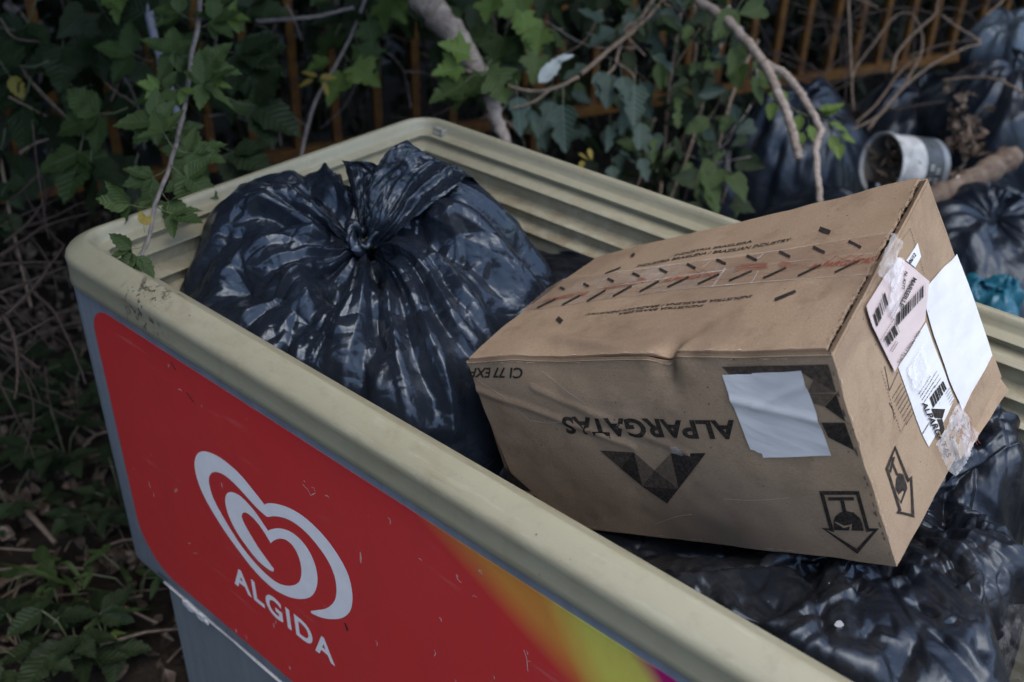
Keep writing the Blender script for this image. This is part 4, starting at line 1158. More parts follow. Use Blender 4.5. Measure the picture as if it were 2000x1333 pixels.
# ------------------------------------------------------------------ leaves
def mat_leaf(name, c1, c2, vein, rough=0.55, trans=0.18):
    m = M(name, c1, rough, 0.22)
    info = m.n('ObjectInfo').outputs['Random']
    co = m.coord()
    s = m.xyz(co)
    ax = m.math('ABSOLUTE', s[0])
    n_ = m.noise(m.coord('Object'), 3.0, 4, 0.6)
    mixv = m.math('ADD', m.math('MULTIPLY', info, 0.75), m.math('MULTIPLY', n_, 0.4), True)
    c = m.mix(mixv, c1, c2)
    sv = m.math('SINE', m.math('MULTIPLY', m.math('SUBTRACT', s[1], m.math('MULTIPLY', ax, 0.75)), 52.0))
    rib = m.ramp(sv, [(0.75, 0.0), (1.0, 0.14)])
    c = m.mix(rib, c, vein)
    mid = m.ramp(ax, [(0.0, 0.55), (0.02, 0.0)])
    c = m.mix(mid, c, vein)
    spot = m.ramp(m.noise(co, 9, 4, 0.7), [(0.66, 0.0), (0.74, 0.6)])
    c = m.mix(spot, c, (0.12, 0.08, 0.03))
    m.color(c)
    m.bump(m.math('SUBTRACT', m.math('MULTIPLY', sv, -0.5), m.math('MULTIPLY', mid, 1.5)), 0.22, 0.02)
    tr = m.n('BsdfTranslucent'); m.l(c, tr.inputs[0])
    mx = m.n('MixShader'); mx.inputs[0].default_value = trans
    out = m.t.nodes['Material Output']
    m.l(m.b.outputs[0], mx.inputs[1]); m.l(tr.outputs[0], mx.inputs[2]); m.l(mx.outputs[0], out.inputs[0])
    return m.m
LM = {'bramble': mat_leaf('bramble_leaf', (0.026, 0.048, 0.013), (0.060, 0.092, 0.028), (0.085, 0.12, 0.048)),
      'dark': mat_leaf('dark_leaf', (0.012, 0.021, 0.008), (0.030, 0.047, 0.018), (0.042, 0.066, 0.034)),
      'light': mat_leaf('light_leaf', (0.075, 0.13, 0.025), (0.135, 0.20, 0.05), (0.2, 0.28, 0.12), trans=0.3),
      'poplar': mat_leaf('poplar_leaf', (0.032, 0.058, 0.042), (0.062, 0.092, 0.070), (0.14, 0.18, 0.15)),
      'yellow': mat_leaf('yellow_leaf', (0.20, 0.17, 0.03), (0.32, 0.24, 0.05), (0.3, 0.25, 0.1), trans=0.3),
      'pale': mat_leaf('pale_leaf_underside', (0.28, 0.33, 0.31), (0.36, 0.40, 0.38), (0.45, 0.48, 0.45)),
      'dead': mat_leaf('dead_leaf', (0.07, 0.048, 0.03), (0.17, 0.125, 0.085), (0.2, 0.15, 0.1), 0.8, 0.05)}
LMESH = {}
def leaf_mesh(kind, mat, var):
    key = (kind, mat, var)
    if key in LMESH: return LMESH[key]
    r = random.Random(hash((kind, var)) % 1000 if False else (len(kind) * 31 + var * 7))
    curl = r.uniform(-0.15, 0.30); fold = r.uniform(0.12, 0.35); wav = r.uniform(0.01, 0.035); bend = r.uniform(-0.12, 0.12)
    v = []; f = []
    def zz(x, y): return -fold * 0 + abs(x) * fold - curl * y * y * 0.5 + wav * math.sin(y * 17 + x * 9) * abs(x) * 4
    if kind in ('ovate', 'big', 'slim', 'plain'):
        n_ = 11
        wmax = {'ovate': 0.31, 'big': 0.37, 'slim': 0.20, 'plain': 0.27}[kind]
        for i in range(n_ + 1):
            t = i / n_
            w = wmax * (math.sin(math.pi * t ** 0.72) ** 0.85) * (1 - 0.25 * t)
            ser = 0.0 if kind == 'plain' else 0.10
            w1 = w * (1 + ser * (1 if i % 2 else -0.6)) if 0 < i < n_ else 0.004
            y = t + (0 if kind == 'plain' else 0.02 * (1 if i % 2 else -1)) * (0 < i < n_)
            xb = bend * t * t
            v += [(xb - w1, y, zz(w1, t)), (xb - w1 * 0.5, y, zz(w1 * 0.5, t)), (xb, t, zz(0, t)), (xb + w1 * 0.5, y, zz(w1 * 0.5, t)), (xb + w1, y, zz(w1, t))]
        for i in range(n_):
            for k in range(4):
                a = i * 5 + k
                f.append((a, a + 1, a + 6, a + 5))
    else:
        if kind == 'maple': half = [(0.0, 0.0), (0.16, -0.06), (0.34, -0.02), (0.28, 0.10), (0.46, 0.20), (0.58, 0.40), (0.42, 0.40), (0.36, 0.50), (0.24, 0.48), (0.28, 0.68), (0.16, 0.72), (0.13, 0.84), (0.0, 1.0)]
        elif kind == 'poplar': half = [(0.0, 0.0), (0.10, 0.02), (0.24, 0.10), (0.36, 0.30), (0.26, 0.34), (0.22, 0.44), (0.17, 0.50), (0.24, 0.62), (0.20, 0.74), (0.12, 0.82), (0.08, 0.92), (0.0, 1.0)]
        else: half = [(0.0, 0.0), (0.16, -0.10), (0.34, -0.06), (0.44, 0.12), (0.40, 0.32), (0.34, 0.44), (0.30, 0.58), (0.18, 0.72), (0.10, 0.84), (0.0, 1.0)]
        n_ = len(half)
        mids = [(0.0, 0.02 + 0.96 * i / (n_ - 1)) for i in range(n_)]
        for i in range(n_):
            x, y = half[i]; x *= r.uniform(0.9, 1.1)
            v += [(-x, y, zz(x, y)), (-x * 0.5, (y + mids[i][1]) / 2, zz(x * 0.5, y)), (0, mids[i][1], zz(0, mids[i][1])), (x * 0.5, (y + mids[i][1]) / 2, zz(x * 0.5, y)), (x, y, zz(x, y))]
        for i in range(n_ - 1):
            for k in range(4):
                a = i * 5 + k
                f.append((a, a + 1, a + 6, a + 5))
    me = mesh('leaf', v, f, LM[mat], True)
    LMESH[key] = me
    return me
def leaf_matrix(p, d, nrm, size):
    d = Vector(d).normalized(); nrm = Vector(nrm)
    x = d.cross(nrm).normalized(); z = x.cross(d).normalized()
    return Matrix(((x.x * size, d.x * size, z.x * size, p[0]), (x.y * size, d.y * size, z.y * size, p[1]), (x.z * size, d.z * size, z.z * size, p[2]), (0, 0, 0, 1)))
TOCAM = -CF
def add_leaf(plant, kind, mat, p, d, size, tilt=0.6, nrm=None, name='leaf'):
    if nrm is None:
        nrm = Vector((0, 0, 1)) * 0.75 + Vector(TOCAM) * 0.55 + Vector((random.gauss(0, 1), random.gauss(0, 1), random.gauss(0, 0.5))) * tilt * 0.55
    o = bpy.data.objects.new(name, leaf_mesh(kind, mat, random.randrange(4)))
    COL.objects.link(o)
    o.parent = plant; o.matrix_parent_inverse = Matrix.Translation(-plant.location)
    o.matrix_basis = leaf_matrix(p, d, nrm, size)
    return o
MAT['stem_green'] = mat_flat('green_stem', (0.10, 0.11, 0.06), 0.6, 0.3, 60)
MAT['stem_grey'] = mat_flat('grey_cane', (0.19, 0.165, 0.15), 0.7, 0.3, 60)
MAT['stem_blue'] = mat_flat('bloomy_cane', (0.23, 0.23, 0.27), 0.6, 0.25, 50)
MAT['twig'] = mat_flat('dry_twig', (0.155, 0.115, 0.082), 0.85, 0.35, 70)
MAT['twig_dark'] = mat_flat('dark_twig', (0.060, 0.042, 0.033), 0.85, 0.35, 70)
def mat_bark(c1=(0.20, 0.16, 0.13), c2=(0.40, 0.345, 0.295), name='bark'):
    m = M(name, (0.2, 0.17, 0.14), 0.9, 0.2)
    co = m.coord()
    a = m.noise(m.mapping(co, (14, 14, 14)), 2, 8, 0.7, 0.8); b_ = m.noise(co, 120, 5, 0.7)
    c = m.mix(m.ramp(a, [(0.35, 0.0), (0.65, 1.0)]), c1, c2)
    c = m.mix(m.ramp(b_, [(0.5, 0.0), (0.7, 0.7)]), c, (0.09, 0.07, 0.055))
    m.color(c); m.bump(m.math('ADD', a, m.math('MULTIPLY', b_, 0.4)), 0.7, 0.012)
    return m.m
MAT['bark'] = mat_bark()
def pxpath(pts): return [at(*p) for p in pts]
def stem(plant, pts, r0, r1, mat, name='stem', n=7, sub=7):
    P = smooth_path(pxpath(pts), sub)
    P = [p + np.array([random.gauss(0, 1) for _ in range(3)]) * r0 * 0.10 for p in P]
    mb = MB(); k = len(P)
    mb.tube(P, [(r0 + (r1 - r0) * i / (k - 1)) * (1 + 0.03 * math.sin(i * 1.9) + 0.05 * (random.random() < 0.12)) for i in range(k)], n)
    return mb.build(name, mat, plant, True)
def compound(plant, px, py, depth, ang, size, n, mat='bramble', kind='ovate', stem_mat=None):
    """a bramble leaf: a stalk and n leaflets; ang in image degrees (0 right, 90 down), size in photo pixels"""
    s = size * depth / LENS_PX
    def im(a, up=0.0): return CR * math.cos(RAD(a)) - CU * math.sin(RAD(a)) + np.array([0, 0, up])
    p0 = at(px, py, depth)
    d0 = im(ang) + TOCAM * random.uniform(-0.3, 0.5); d0 /= np.linalg.norm(d0)
    p1 = p0 + d0 * s * 0.55
    mb = MB(); mb.tube([p0, (p0 + p1) / 2 - np.array([0, 0, 0.05 * s]), p1], [s * 0.018, s * 0.014, s * 0.012], 4)
    mb.build('leaf_stalk', MAT['stem_green'], plant)
    base = Vector((0, 0, 1)) * 0.7 + Vector(TOCAM) * 0.6 + Vector((random.gauss(0, 0.25), random.gauss(0, 0.25), 0))
    for k, a in enumerate((0, 62, -62, 118, -118)[:n]):
        aa = ang + a + random.uniform(-12, 12)
        d = im(aa) * 1.0 + TOCAM * random.uniform(-0.25, 0.45) - np.array([0, 0, 1]) * random.uniform(0, 0.35)
        sz = s * (1.0 if k == 0 else (0.86 if k < 3 else 0.66)) * random.uniform(0.88, 1.1)
        nr = base + Vector((random.gauss(0, 0.18), random.gauss(0, 0.18), random.gauss(0, 0.18)))
        add_leaf(plant, kind, mat, p1, d, sz, nrm=nr)
# --- the bramble hanging over the near left corner
br = thing('bramble', 'green bramble cane hanging over the left corner of the freezer', 'bramble', at(392, -10, 1.95) - np.array([0, 0, 0.4]))
stem(br, [(392, -60, 1.95), (388, 40, 1.88), (376, 100, 1.82), (362, 200, 1.74), (348, 262, 1.64), (330, 330, 1.52), (303, 400, 1.42), (292, 460, 1.37), (278, 500, 1.34)], 0.0052, 0.0022, MAT['stem_grey'], 'cane')
for c in ((298, 405, 1.42, 185, 76, 3), (303, 402, 1.41, 25, 66, 3), (284, 470, 1.34, 110, 66, 3), (286, 478, 1.33, 165, 58, 3), (332, 322, 1.52, 35, 82, 5), (330, 326, 1.53, 150, 70, 3), (315, 375, 1.45, 45, 60, 3), (318, 365, 1.46, 120, 60, 3),
          (350, 252, 1.65, 200, 84, 5), (346, 262, 1.62, 60, 80, 5), (362, 190, 1.75, 330, 82, 5), (366, 170, 1.76, 165, 76, 5), (372, 120, 1.80, 20, 76, 5), (374, 110, 1.81, 195, 74, 5), (340, 290, 1.57, 15, 76, 3),
          (384, 55, 1.87, 335, 66, 5), (385, 40, 1.88, 200, 64, 3), (390, 5, 1.92, 20, 64, 5), (360, 215, 1.72, 100, 76, 5), (340, 290, 1.58, 240, 66, 3)):
    compound(br, *c)
for c in ((330, 175, 1.73, 190, 40, 3), (345, 165, 1.73, 40, 36, 2), (400, 160, 1.80, 10, 36, 3), (283, 455, 1.35, 265, 30, 2), (425, 35, 1.9, 350, 44, 4)):
    compound(br, *c, mat='yellow' if c[4] < 31 else 'light', kind='ovate')
br2 = thing('bramble', 'thick bluish bramble cane with large dark leaves behind the left corner', 'bramble', at(300, -10, 2.15) - np.array([0, 0, 0.8]))
stem(br2, [(285, -60, 2.15), (290, 20, 2.12), (312, 110, 2.08), (330, 170, 2.04), (348, 230, 2.0), (372, 300, 1.98), (400, 380, 1.97), (430, 480, 1.97)], 0.010, 0.006, MAT['stem_blue'], 'cane')
for c in ((165, 235, 2.0, 95, 118, 3), (250, 210, 2.0, 160, 100, 3), (270, 300, 1.95, 110, 100, 3), (440, 190, 2.05, 15, 112, 3), (430, 150, 2.1, 330, 100, 3), (330, 40, 2.1, 200, 90, 3), (420, 90, 2.12, 20, 110, 3),
          (300, 120, 2.1, 200, 80, 3), (470, 60, 2.15, 300, 90, 3), (410, 270, 2.0, 30, 96, 3), (500, 255, 2.1, 270, 60, 3)):
    compound(br2, *c, mat='dark' if random.random() < 0.75 else 'bramble', kind='big')
br3 = thing('bramble', 'dark large-leaved bramble at the far left in front of the fence', 'bramble', at(20, 200, 2.2) - np.array([0, 0, 0.7]))
stem(br3, [(-40, 40, 2.2), (20, 110, 2.18), (70, 170, 2.15), (130, 230, 2.1), (170, 260, 2.05)], 0.005, 0.003, MAT['twig'], 'cane')
stem(br3, [(0, 300, 2.1), (20, 420, 2.05), (60, 600, 1.98)], 0.004, 0.003, MAT['twig'], 'cane')
for c in ((95, 120, 2.12, 175, 120, 3), (60, 150, 2.14, 95, 110, 3), (120, 40, 2.2, 80, 110, 3), (30, 60, 2.2, 200, 110, 3), (70, 0, 2.2, 120, 110, 3), (180, 260, 2.0, 90, 105, 3), (10, 250, 2.1, 100, 80, 3), (0, 330, 2.05, 60, 60, 3), (15, 390, 2.05, 90, 62, 3), (185, -10, 2.2, 60, 90, 3)):
    compound(br3, *c, mat='dark', kind='big')
for c in ((0, 120, 2.1, 60, 60, 1),):
    compound(br3, *c, mat='yellow', kind='ovate')
# --- grey branch and the maple-leaved saplings behind the far corner
tr1 = thing('fallen_branch', 'thick pale grey branch leaning behind the far corner of the freezer', 'branch', at(975, 260, 2.3) - np.array([0, 0, 0.2]))
stem(tr1, [(790, -60, 2.30), (830, 0, 2.26), (880, 62, 2.22), (920, 118, 2.18), (948, 170, 2.15), (970, 225, 2.14), (990, 290, 2.15)], 0.036, 0.011, MAT['bark'], 'trunk', 12)
def twig_leaf(plant, kind, mat, px, py, depth, ang, size, stalk=0.35, tilt=0.6):
    s = size * depth / LENS_PX
    d = CR * math.cos(RAD(ang)) - CU * math.sin(RAD(ang)) + TOCAM * random.uniform(-0.2, 0.35); d /= np.linalg.norm(d)
    p0 = at(px, py, depth)
    if stalk:
        q = p0 - d * s * stalk + np.array([0, 0, 0.1 * s])
        mb = MB(); mb.tube([q, (q + p0) / 2 + np.array([0, 0, 0.04 * s]), p0], s * 0.013, 4); mb.build('leaf_stalk', MAT['stem_green'], plant)
    add_leaf(plant, kind, mat, p0, d, s, tilt)
mp1 = thing('maple_sapling', 'light green lobed sapling leaves beside the grey branch', 'sapling', at(960, 150, 2.25) - np.array([0, 0, 0.6]))
stem(mp1, [(1130, 150, 2.2), (1085, 172, 2.18), (1035, 178, 2.16), (985, 165, 2.15), (930, 145, 2.12), (885, 128, 2.1)], 0.0042, 0.0026, MAT['twig'], 'twig')
stem(mp1, [(1135, 145, 2.2), (1200, 90, 2.3), (1260, 40, 2.4), (1330, -40, 2.5)], 0.005, 0.005, MAT['twig'], 'twig')
stem(mp1, [(1080, 172, 2.18), (1040, 200, 2.15), (1000, 212, 2.13)], 0.003, 0.002, MAT['twig'], 'twig')
for a in (('maple', 'light', 915, 105, 2.10, 190, 66), ('maple', 'light', 900, 130, 2.09, 160, 62), ('maple', 'bramble', 940, 150, 2.10, 130, 92), ('maple', 'bramble', 905, 165, 2.08, 150, 80), ('maple', 'bramble', 950, 140, 2.12, 60, 84),
          ('maple', 'light', 1020, 25, 2.3, 80, 84), ('maple', 'light', 1055, 60, 2.3, 100, 60), ('maple', 'light', 1000, -5, 2.35, 70, 70), ('maple', 'bramble', 985, 75, 2.35, 110, 80), ('maple', 'bramble', 920, 60, 2.4, 40, 70),
          ('maple', 'bramble', 1050, 110, 2.25, 100, 66), ('maple', 'light', 960, 0, 2.35, 100, 60)):
    twig_leaf(mp1, *a)
pa = add_leaf(mp1, 'slim', 'pale', at(1052, 162, 2.14), CR * 0.66 + CU * 0.62, 0.085, nrm=Vector(TOCAM) + Vector((0, 0, 0.2)))
pa['label'] = 'pale upturned leaf underside'
add_leaf(mp1, 'slim', 'pale', at(1092, 118, 2.14), CR * 0.8 + CU * 0.4, 0.035, nrm=Vector(TOCAM))
mp2 = thing('maple_sapling', 'yellow-green lobed leaves in front of the fence left of the grey branch', 'sapling', at(680, 100, 2.5) - np.array([0, 0, 0.7]))
stem(mp2, [(585, 320, 2.35), (600, 250, 2.38), (620, 190, 2.4), (660, 120, 2.42), (690, 60, 2.45), (720, -20, 2.5)], 0.0045, 0.0035, MAT['stem_grey'], 'twig')
stem(mp2, [(500, 42, 2.4), (560, 38, 2.4), (620, 32, 2.42), (690, 15, 2.45)], 0.005, 0.004, MAT['stem_grey'], 'twig')
for a in (('maple', 'light', 690, 130, 2.42, 40, 74), ('maple', 'light', 670, 145, 2.42, 110, 74), ('maple', 'bramble', 700, 90, 2.45, 60, 76), ('maple', 'light', 640, 120, 2.4, 150, 50), ('maple', 'bramble', 655, 70, 2.45, 120, 66), ('maple', 'light', 755, -5, 2.4, 90, 72), ('maple', 'light', 770, 5, 2.4, 60, 50),
          ('maple', 'bramble', 720, 45, 2.45, 80, 60), ('maple', 'light', 232, -20, 2.05, 90, 70), ('maple', 'light', 220, -15, 2.05, 60, 54)):
    twig_leaf(mp2, *a)
for a in ((620, 150, 200), (625, 152, 350), (630, 160, 60), (612, 156, 150)):
    twig_leaf(mp2, 'slim', 'yellow', a[0], a[1], 2.38, a[2], 34, 0)
# --- hanging poplar shoots
pp = thing('poplar_shoot', 'blue-green three-lobed poplar leaves hanging behind the far rim', 'poplar', at(1150, 60, 2.3) - np.array([0, 0, 0.6]))
stem(pp, [(1300, -40, 2.5), (1255, 30, 2.42), (1215, 80, 2.36), (1200, 130, 2.32), (1170, 160, 2.28)], 0.005, 0.003, MAT['twig'], 'twig')
stem(pp, [(1260, 35, 2.42), (1220, 60, 2.36), (1260, 110, 2.34)], 0.003, 0.002, MAT['twig'], 'twig')
stem(pp, [(1200, 120, 2.32), (1235, 145, 2.3), (1240, 170, 2.28)], 0.003, 0.002, MAT['twig'], 'twig')
for a in ((1010, 190, 2.14, 85, 76), (1100, 205, 2.15, 88, 96), (1080, 200, 2.2, 110, 66), (1035, 215, 2.2, 75, 60), (980, 200, 2.2, 110, 70), (1170, 140, 2.28, 80, 66), (1190, 145, 2.28, 95, 70), (1215, 150, 2.26, 80, 62), (1240, 165, 2.26, 92, 84), (1225, 190, 2.28, 100, 74), (1255, 180, 2.3, 70, 60),
          (1150, 130, 2.3, 150, 60), (1200, 60, 2.36, 150, 60), (1240, 30, 2.4, 120, 60), (1270, 60, 2.38, 60, 56), (1180, 40, 2.4, 200, 56), (1290, 20, 2.42, 40, 56), (1230, -10, 2.45, 170, 56), (1275, 110, 2.36, 40, 54), (1250, 240, 2.28, 95, 60), (1190, 245, 2.3, 95, 54), (1215, 300, 2.3, 100, 50), (1250, 310, 2.3, 70, 48), (1195, 325, 2.28, 90, 44)):
    twig_leaf(pp, 'poplar', 'poplar', *a, tilt=1.0)
for a in ((1130, 300, 2.25, 40), (1150, 290, 2.25, 80), (1140, 315, 2.25, 120)):
    twig_leaf(pp, 'plain', 'yellow', a[0], a[1], a[2], a[3], 24, 0)
# --- mixed hedge growth right of the poplar
hg = thing('climbing_shrub', 'dense small-leaved climbing shrub between the poplar leaves and the bare forked branch', 'shrub', at(1380, 250, 2.7) - np.array([0, 0, 0.5]))
for q in ([(1420, 60, 2.55), (1395, 120, 2.5), (1370, 210, 2.45), (1345, 300, 2.4), (1305, 400, 2.35)], [(1330, 20, 2.6), (1310, 150, 2.55), (1300, 260, 2.5), (1290, 380, 2.4)], [(1480, 80, 2.6), (1440, 160, 2.5), (1400, 300, 2.4), (1380, 420, 2.35)], [(1350, -20, 2.6), (1360, 60, 2.6), (1356, 130, 2.55)]):
    stem(hg, q, 0.005, 0.0035, MAT['twig'], 'stem')
for i in range(270):
    px = random.gauss(1345, 78); py = random.uniform(-20, 445)
    if py > 330 and px < 1230: continue
    if px > 1500 or px < 1185: continue
    if px > 1440 and py > 330: continue
    dk = random.random()
    kind = random.choice(('ovate', 'plain', 'ivy', 'poplar', 'slim'))
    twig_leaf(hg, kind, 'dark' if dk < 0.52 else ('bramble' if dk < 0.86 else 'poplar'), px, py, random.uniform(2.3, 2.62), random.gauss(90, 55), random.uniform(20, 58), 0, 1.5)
for px, py, s in ((1385, 230, 58), (1425, 225, 40), (1400, 330, 66), (1385, 345, 60), (1430, 345, 60), (1470, 150, 60), (1440, 20, 80), (1445, 90, 66), (1385, 380, 50)):
    twig_leaf(hg, 'ivy' if py > 300 else 'ovate', 'bramble', px, py, 2.3, random.uniform(60, 150), s, 0.2)
def fill(plant, n_, box, depth, size, mats, kinds=('ovate', 'big', 'ivy')):
    for i in range(n_):
        px, py = random.uniform(box[0], box[2]), random.uniform(box[1], box[3])
        twig_leaf(plant, random.choice(kinds), random.choice(mats), px, py, random.uniform(*depth), random.uniform(20, 160), random.uniform(*size), 0, 1.1)
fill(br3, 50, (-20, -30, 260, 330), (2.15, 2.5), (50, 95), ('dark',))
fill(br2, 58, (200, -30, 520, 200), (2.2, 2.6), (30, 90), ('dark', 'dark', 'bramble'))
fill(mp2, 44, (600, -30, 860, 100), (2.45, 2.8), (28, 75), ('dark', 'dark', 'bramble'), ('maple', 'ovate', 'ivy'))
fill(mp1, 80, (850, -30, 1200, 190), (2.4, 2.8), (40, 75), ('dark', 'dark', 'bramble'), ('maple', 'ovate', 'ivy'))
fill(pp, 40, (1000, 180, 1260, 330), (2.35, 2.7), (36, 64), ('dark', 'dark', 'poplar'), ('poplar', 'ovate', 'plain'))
for pl_, bx_, dp_, k_ in ((br2, (180, -20, 560, 280), 2.35, 12), (mp2, (540, -20, 860, 200), 2.6, 10), (mp1, (860, 0, 1180, 260), 2.45, 12), (hg, (1200, 0, 1480, 420), 2.4, 16), (br3, (-20, -20, 220, 340), 2.3, 10)):
    for i in range(k_):
        x_, y_ = random.uniform(bx_[0], bx_[2]), random.uniform(bx_[1], bx_[3]); a_ = random.gauss(90, 45); L_ = random.uniform(60, 190)
        pts_ = [(x_, y_, dp_), (x_ + L_ * 0.5 * math.cos(RAD(a_)) + random.gauss(0, 8), y_ + L_ * 0.5 * math.sin(RAD(a_)), dp_ + 0.03), (x_ + L_ * math.cos(RAD(a_ + 14)), y_ + L_ * math.sin(RAD(a_ + 14)), dp_)]
        stem(pl_, pts_, random.uniform(0.0015, 0.0032), 0.001, MAT[random.choice(('twig', 'twig_dark', 'stem_grey'))], 'twig', 5, 4)
# --- bare forked branch hanging in from the top right
c3b = lambda *p: [(1300 + a / 2.666, b / 2.666, d) for a, b, d in p]
fb = thing('forked_branch', 'bare brown forked branch hanging down behind the cardboard box', 'branch', at(1605, 390, 2.1))
stem(fb, c3b((60, -60, 2.4), (190, 20, 2.36), (330, 115, 2.3), (430, 230, 2.26), (510, 330, 2.22), (565, 440, 2.18), (625, 575, 2.14), (665, 700, 2.1), (692, 825, 2.06)), 0.0125, 0.0085, MAT['bark'], 'branch', 9)
stem(fb, c3b((512, 330, 2.22), (615, 385, 2.2), (700, 485, 2.17), (762, 590, 2.14), (806, 680, 2.12), (786, 760, 2.1), (790, 900, 2.06), (806, 1060, 2.02)), 0.0095, 0.0065, MAT['bark'], 'side_branch', 8)
stem(fb, c3b((300, 20, 2.36), (330, 60, 2.33), (325, 115, 2.3)), 0.008, 0.006, MAT['bark'], 'side_branch', 7)
lp = thing('seedling', 'small bright green leaves between the two tines of the forked branch', 'seedling', at(1580, 300, 2.3) - np.array([0, 0, 0.3]))
stem(lp, c3b((500, 470, 2.35), (590, 520, 2.3), (700, 590, 2.28), (820, 620, 2.26), (900, 700, 2.25)), 0.002, 0.0015, MAT['stem_green'])
for a in ((1500, 185, 20, 40), (1512, 200, 110, 44), (1525, 175, 85, 38), (1560, 225, 95, 42), (1580, 245, 75, 44), (1605, 225, 340, 50), (1620, 240, 30, 44), (1625, 265, 80, 40), (1640, 280, 100, 38), (1640, 262, 40, 36), (1600, 215, 0, 44), (1570, 260, 120, 36)):
    twig_leaf(lp, 'ovate', 'light', a[0], a[1], 2.25, a[2], a[3], 0.2)

# ------------------------------------------------------------------ fence with rusty orange bars
FA, FB = np.array([-1.33, 0.47]), np.array([-0.03, 3.48])
FD = (FB - FA) / np.linalg.norm(FB - FA); FNrm = np.array([-FD[1], FD[0]])      # away from the camera
mr = M('rusty_orange_paint', (0.3, 0.12, 0.03), 0.75, 0.3)
co = mr.coord('Object'); n1 = mr.noise(co, 22, 7, 0.7); n2 = mr.noise(co, 90, 4, 0.6)
c = mr.mix(mr.ramp(n1, [(0.42, 0.0), (0.62, 1.0)]), (0.17, 0.078, 0.013), (0.10, 0.040, 0.013))
c = mr.mix(mr.ramp(n2, [(0.52, 0.0), (0.72, 0.7)]), c, (0.035, 0.018, 0.012))
mr.color(c); mr.bump(n2, 0.4, 0.004)
fence = thing('metal_fence', 'rusty orange metal bar fence behind the freezer', 'fence', (FA[0], FA[1], 0))
fz = math.atan2(FD[1], FD[0])
FL = 6.4; S0 = -1.0
for zz_ in (0.345, 1.55):
    mb = MB(); cxy = FA + FD * (S0 + FL / 2)
    mb.box((cxy[0], cxy[1], zz_), (FL / 2, 0.019, 0.0165), fz)
    o = mb.build('rail', mr.m, fence)
    bv = o.modifiers.new('b', 'BEVEL'); bv.width = 0.004; bv.segments = 2
mb = MB(); mb.box((0, 0, 0.965), (0.0115, 0.0115, 0.61), fz)
bar = mesh('bar', mb.v, mb.f, mr.m)
k = 0
while True:
    s = S0 + 0.06 + 0.1213 * k; k += 1
    if s > S0 + FL - 0.05: break
    o = link('bar', bar, fence)
    p = FA + FD * s
    o.matrix_basis = Matrix.Translation((p[0], p[1], 0)) @ Matrix.Rotation(random.gauss(0, 0.006), 4, 'X') @ Matrix.Rotation(random.gauss(0, 0.006), 4, 'Y')
for s in (-0.9, 1.55, 4.3):
    mb = MB(); p = FA + FD * s + FNrm * 0.045
    mb.box((p[0], p[1], 0.8), (0.022, 0.022, 0.82), fz)
    mb.build('post', mr.m, fence)
mb = MB(); p = FA + FD * 1.5 + FNrm * 0.06
# ------------------------------------------------------------------ dark undergrowth and hedge behind the fence
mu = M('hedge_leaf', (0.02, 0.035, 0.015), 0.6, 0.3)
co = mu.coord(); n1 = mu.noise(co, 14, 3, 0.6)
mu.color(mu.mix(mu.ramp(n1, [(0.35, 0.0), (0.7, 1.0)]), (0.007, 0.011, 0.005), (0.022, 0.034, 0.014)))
def scatter(name, n_, pos, size, mat, ns, **kw):
    r = np.random.default_rng(ns)
    P = pos(r, n_)
    d = r.normal(0, 1, (n_, 3)); d[:, 2] -= 0.4; d /= np.linalg.norm(d, axis=1, keepdims=True)
    q = r.normal(0, 1, (n_, 3)); q -= d * (q * d).sum(1, keepdims=True); q /= np.linalg.norm(q, axis=1, keepdims=True)
    nn = np.cross(d, q)
    sz = (size[0] + (size[1] - size[0]) * r.random(n_))[:, None]
    v = np.stack([P, P + (d * 0.35 + q * 0.32 + nn * 0.08) * sz, P + d * sz - nn * 0.05 * sz, P + (d * 0.35 - q * 0.32 + nn * 0.08) * sz, P + (d * 0.7 + q * 0.2) * sz, P + (d * 0.7 - q * 0.2) * sz], 1).reshape(-1, 3)
    i = np.arange(n_) * 6
    f = np.concatenate([np.stack([i, i + 1, i + 4, i + 2], 1), np.stack([i, i + 2, i + 5, i + 3], 1)])
    return obj(name, v, f, mat, None, False, kind='stuff', **kw)
def hedge_pos(s0, s1, b0, b1, z0, z1):
    def fn(r, n_):
        s = r.uniform(s0, s1, n_); b = r.uniform(b0, b1, n_); z = r.uniform(z0, z1, n_)
        b = b + 0.12 * np.sin(s * 5 + z * 4)
        return np.stack([FA[0] + FD[0] * s + FNrm[0] * b, FA[1] + FD[1] * s + FNrm[1] * b, z], 1)
    return fn
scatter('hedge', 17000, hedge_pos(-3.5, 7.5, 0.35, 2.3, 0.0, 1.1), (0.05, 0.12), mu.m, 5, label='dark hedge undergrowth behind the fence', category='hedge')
scatter('hedge', 15000, hedge_pos(-3.5, 8.0, -1.0, 2.8, 1.65, 3.6), (0.22, 0.48), mu.m, 6, label='added unseen foliage shading the fence from above', category='foliage')  # canopy above the frame, added to darken the fence and growth below
def shade_belt_pos(r, n_):                     # unseen tree belt added behind the camera to cut low light, open towards +x
    a = np.radians(r.uniform(165, 325, n_)); d = r.uniform(4.6, 6.5, n_)
    return np.stack([1.0 + d * np.cos(a), -0.4 + d * np.sin(a), r.uniform(0, 2.3, n_)], 1)
scatter('shade_belt', 6000, shade_belt_pos, (0.25, 0.55), mu.m, 9, label='added unseen tree belt blocking low light', category='trees')
def left_pos(r, n_):                     # unseen boughs above the frame, added to shade the left end and ground
    P = hedge_pos(-3.0, 0.9, -1.9, -0.9, 2.3, 3.4)(r, n_)
    return P
scatter('hedge', 2600, left_pos, (0.22, 0.48), mu.m, 8, label='added unseen boughs shading the left end of the freezer', category='foliage')
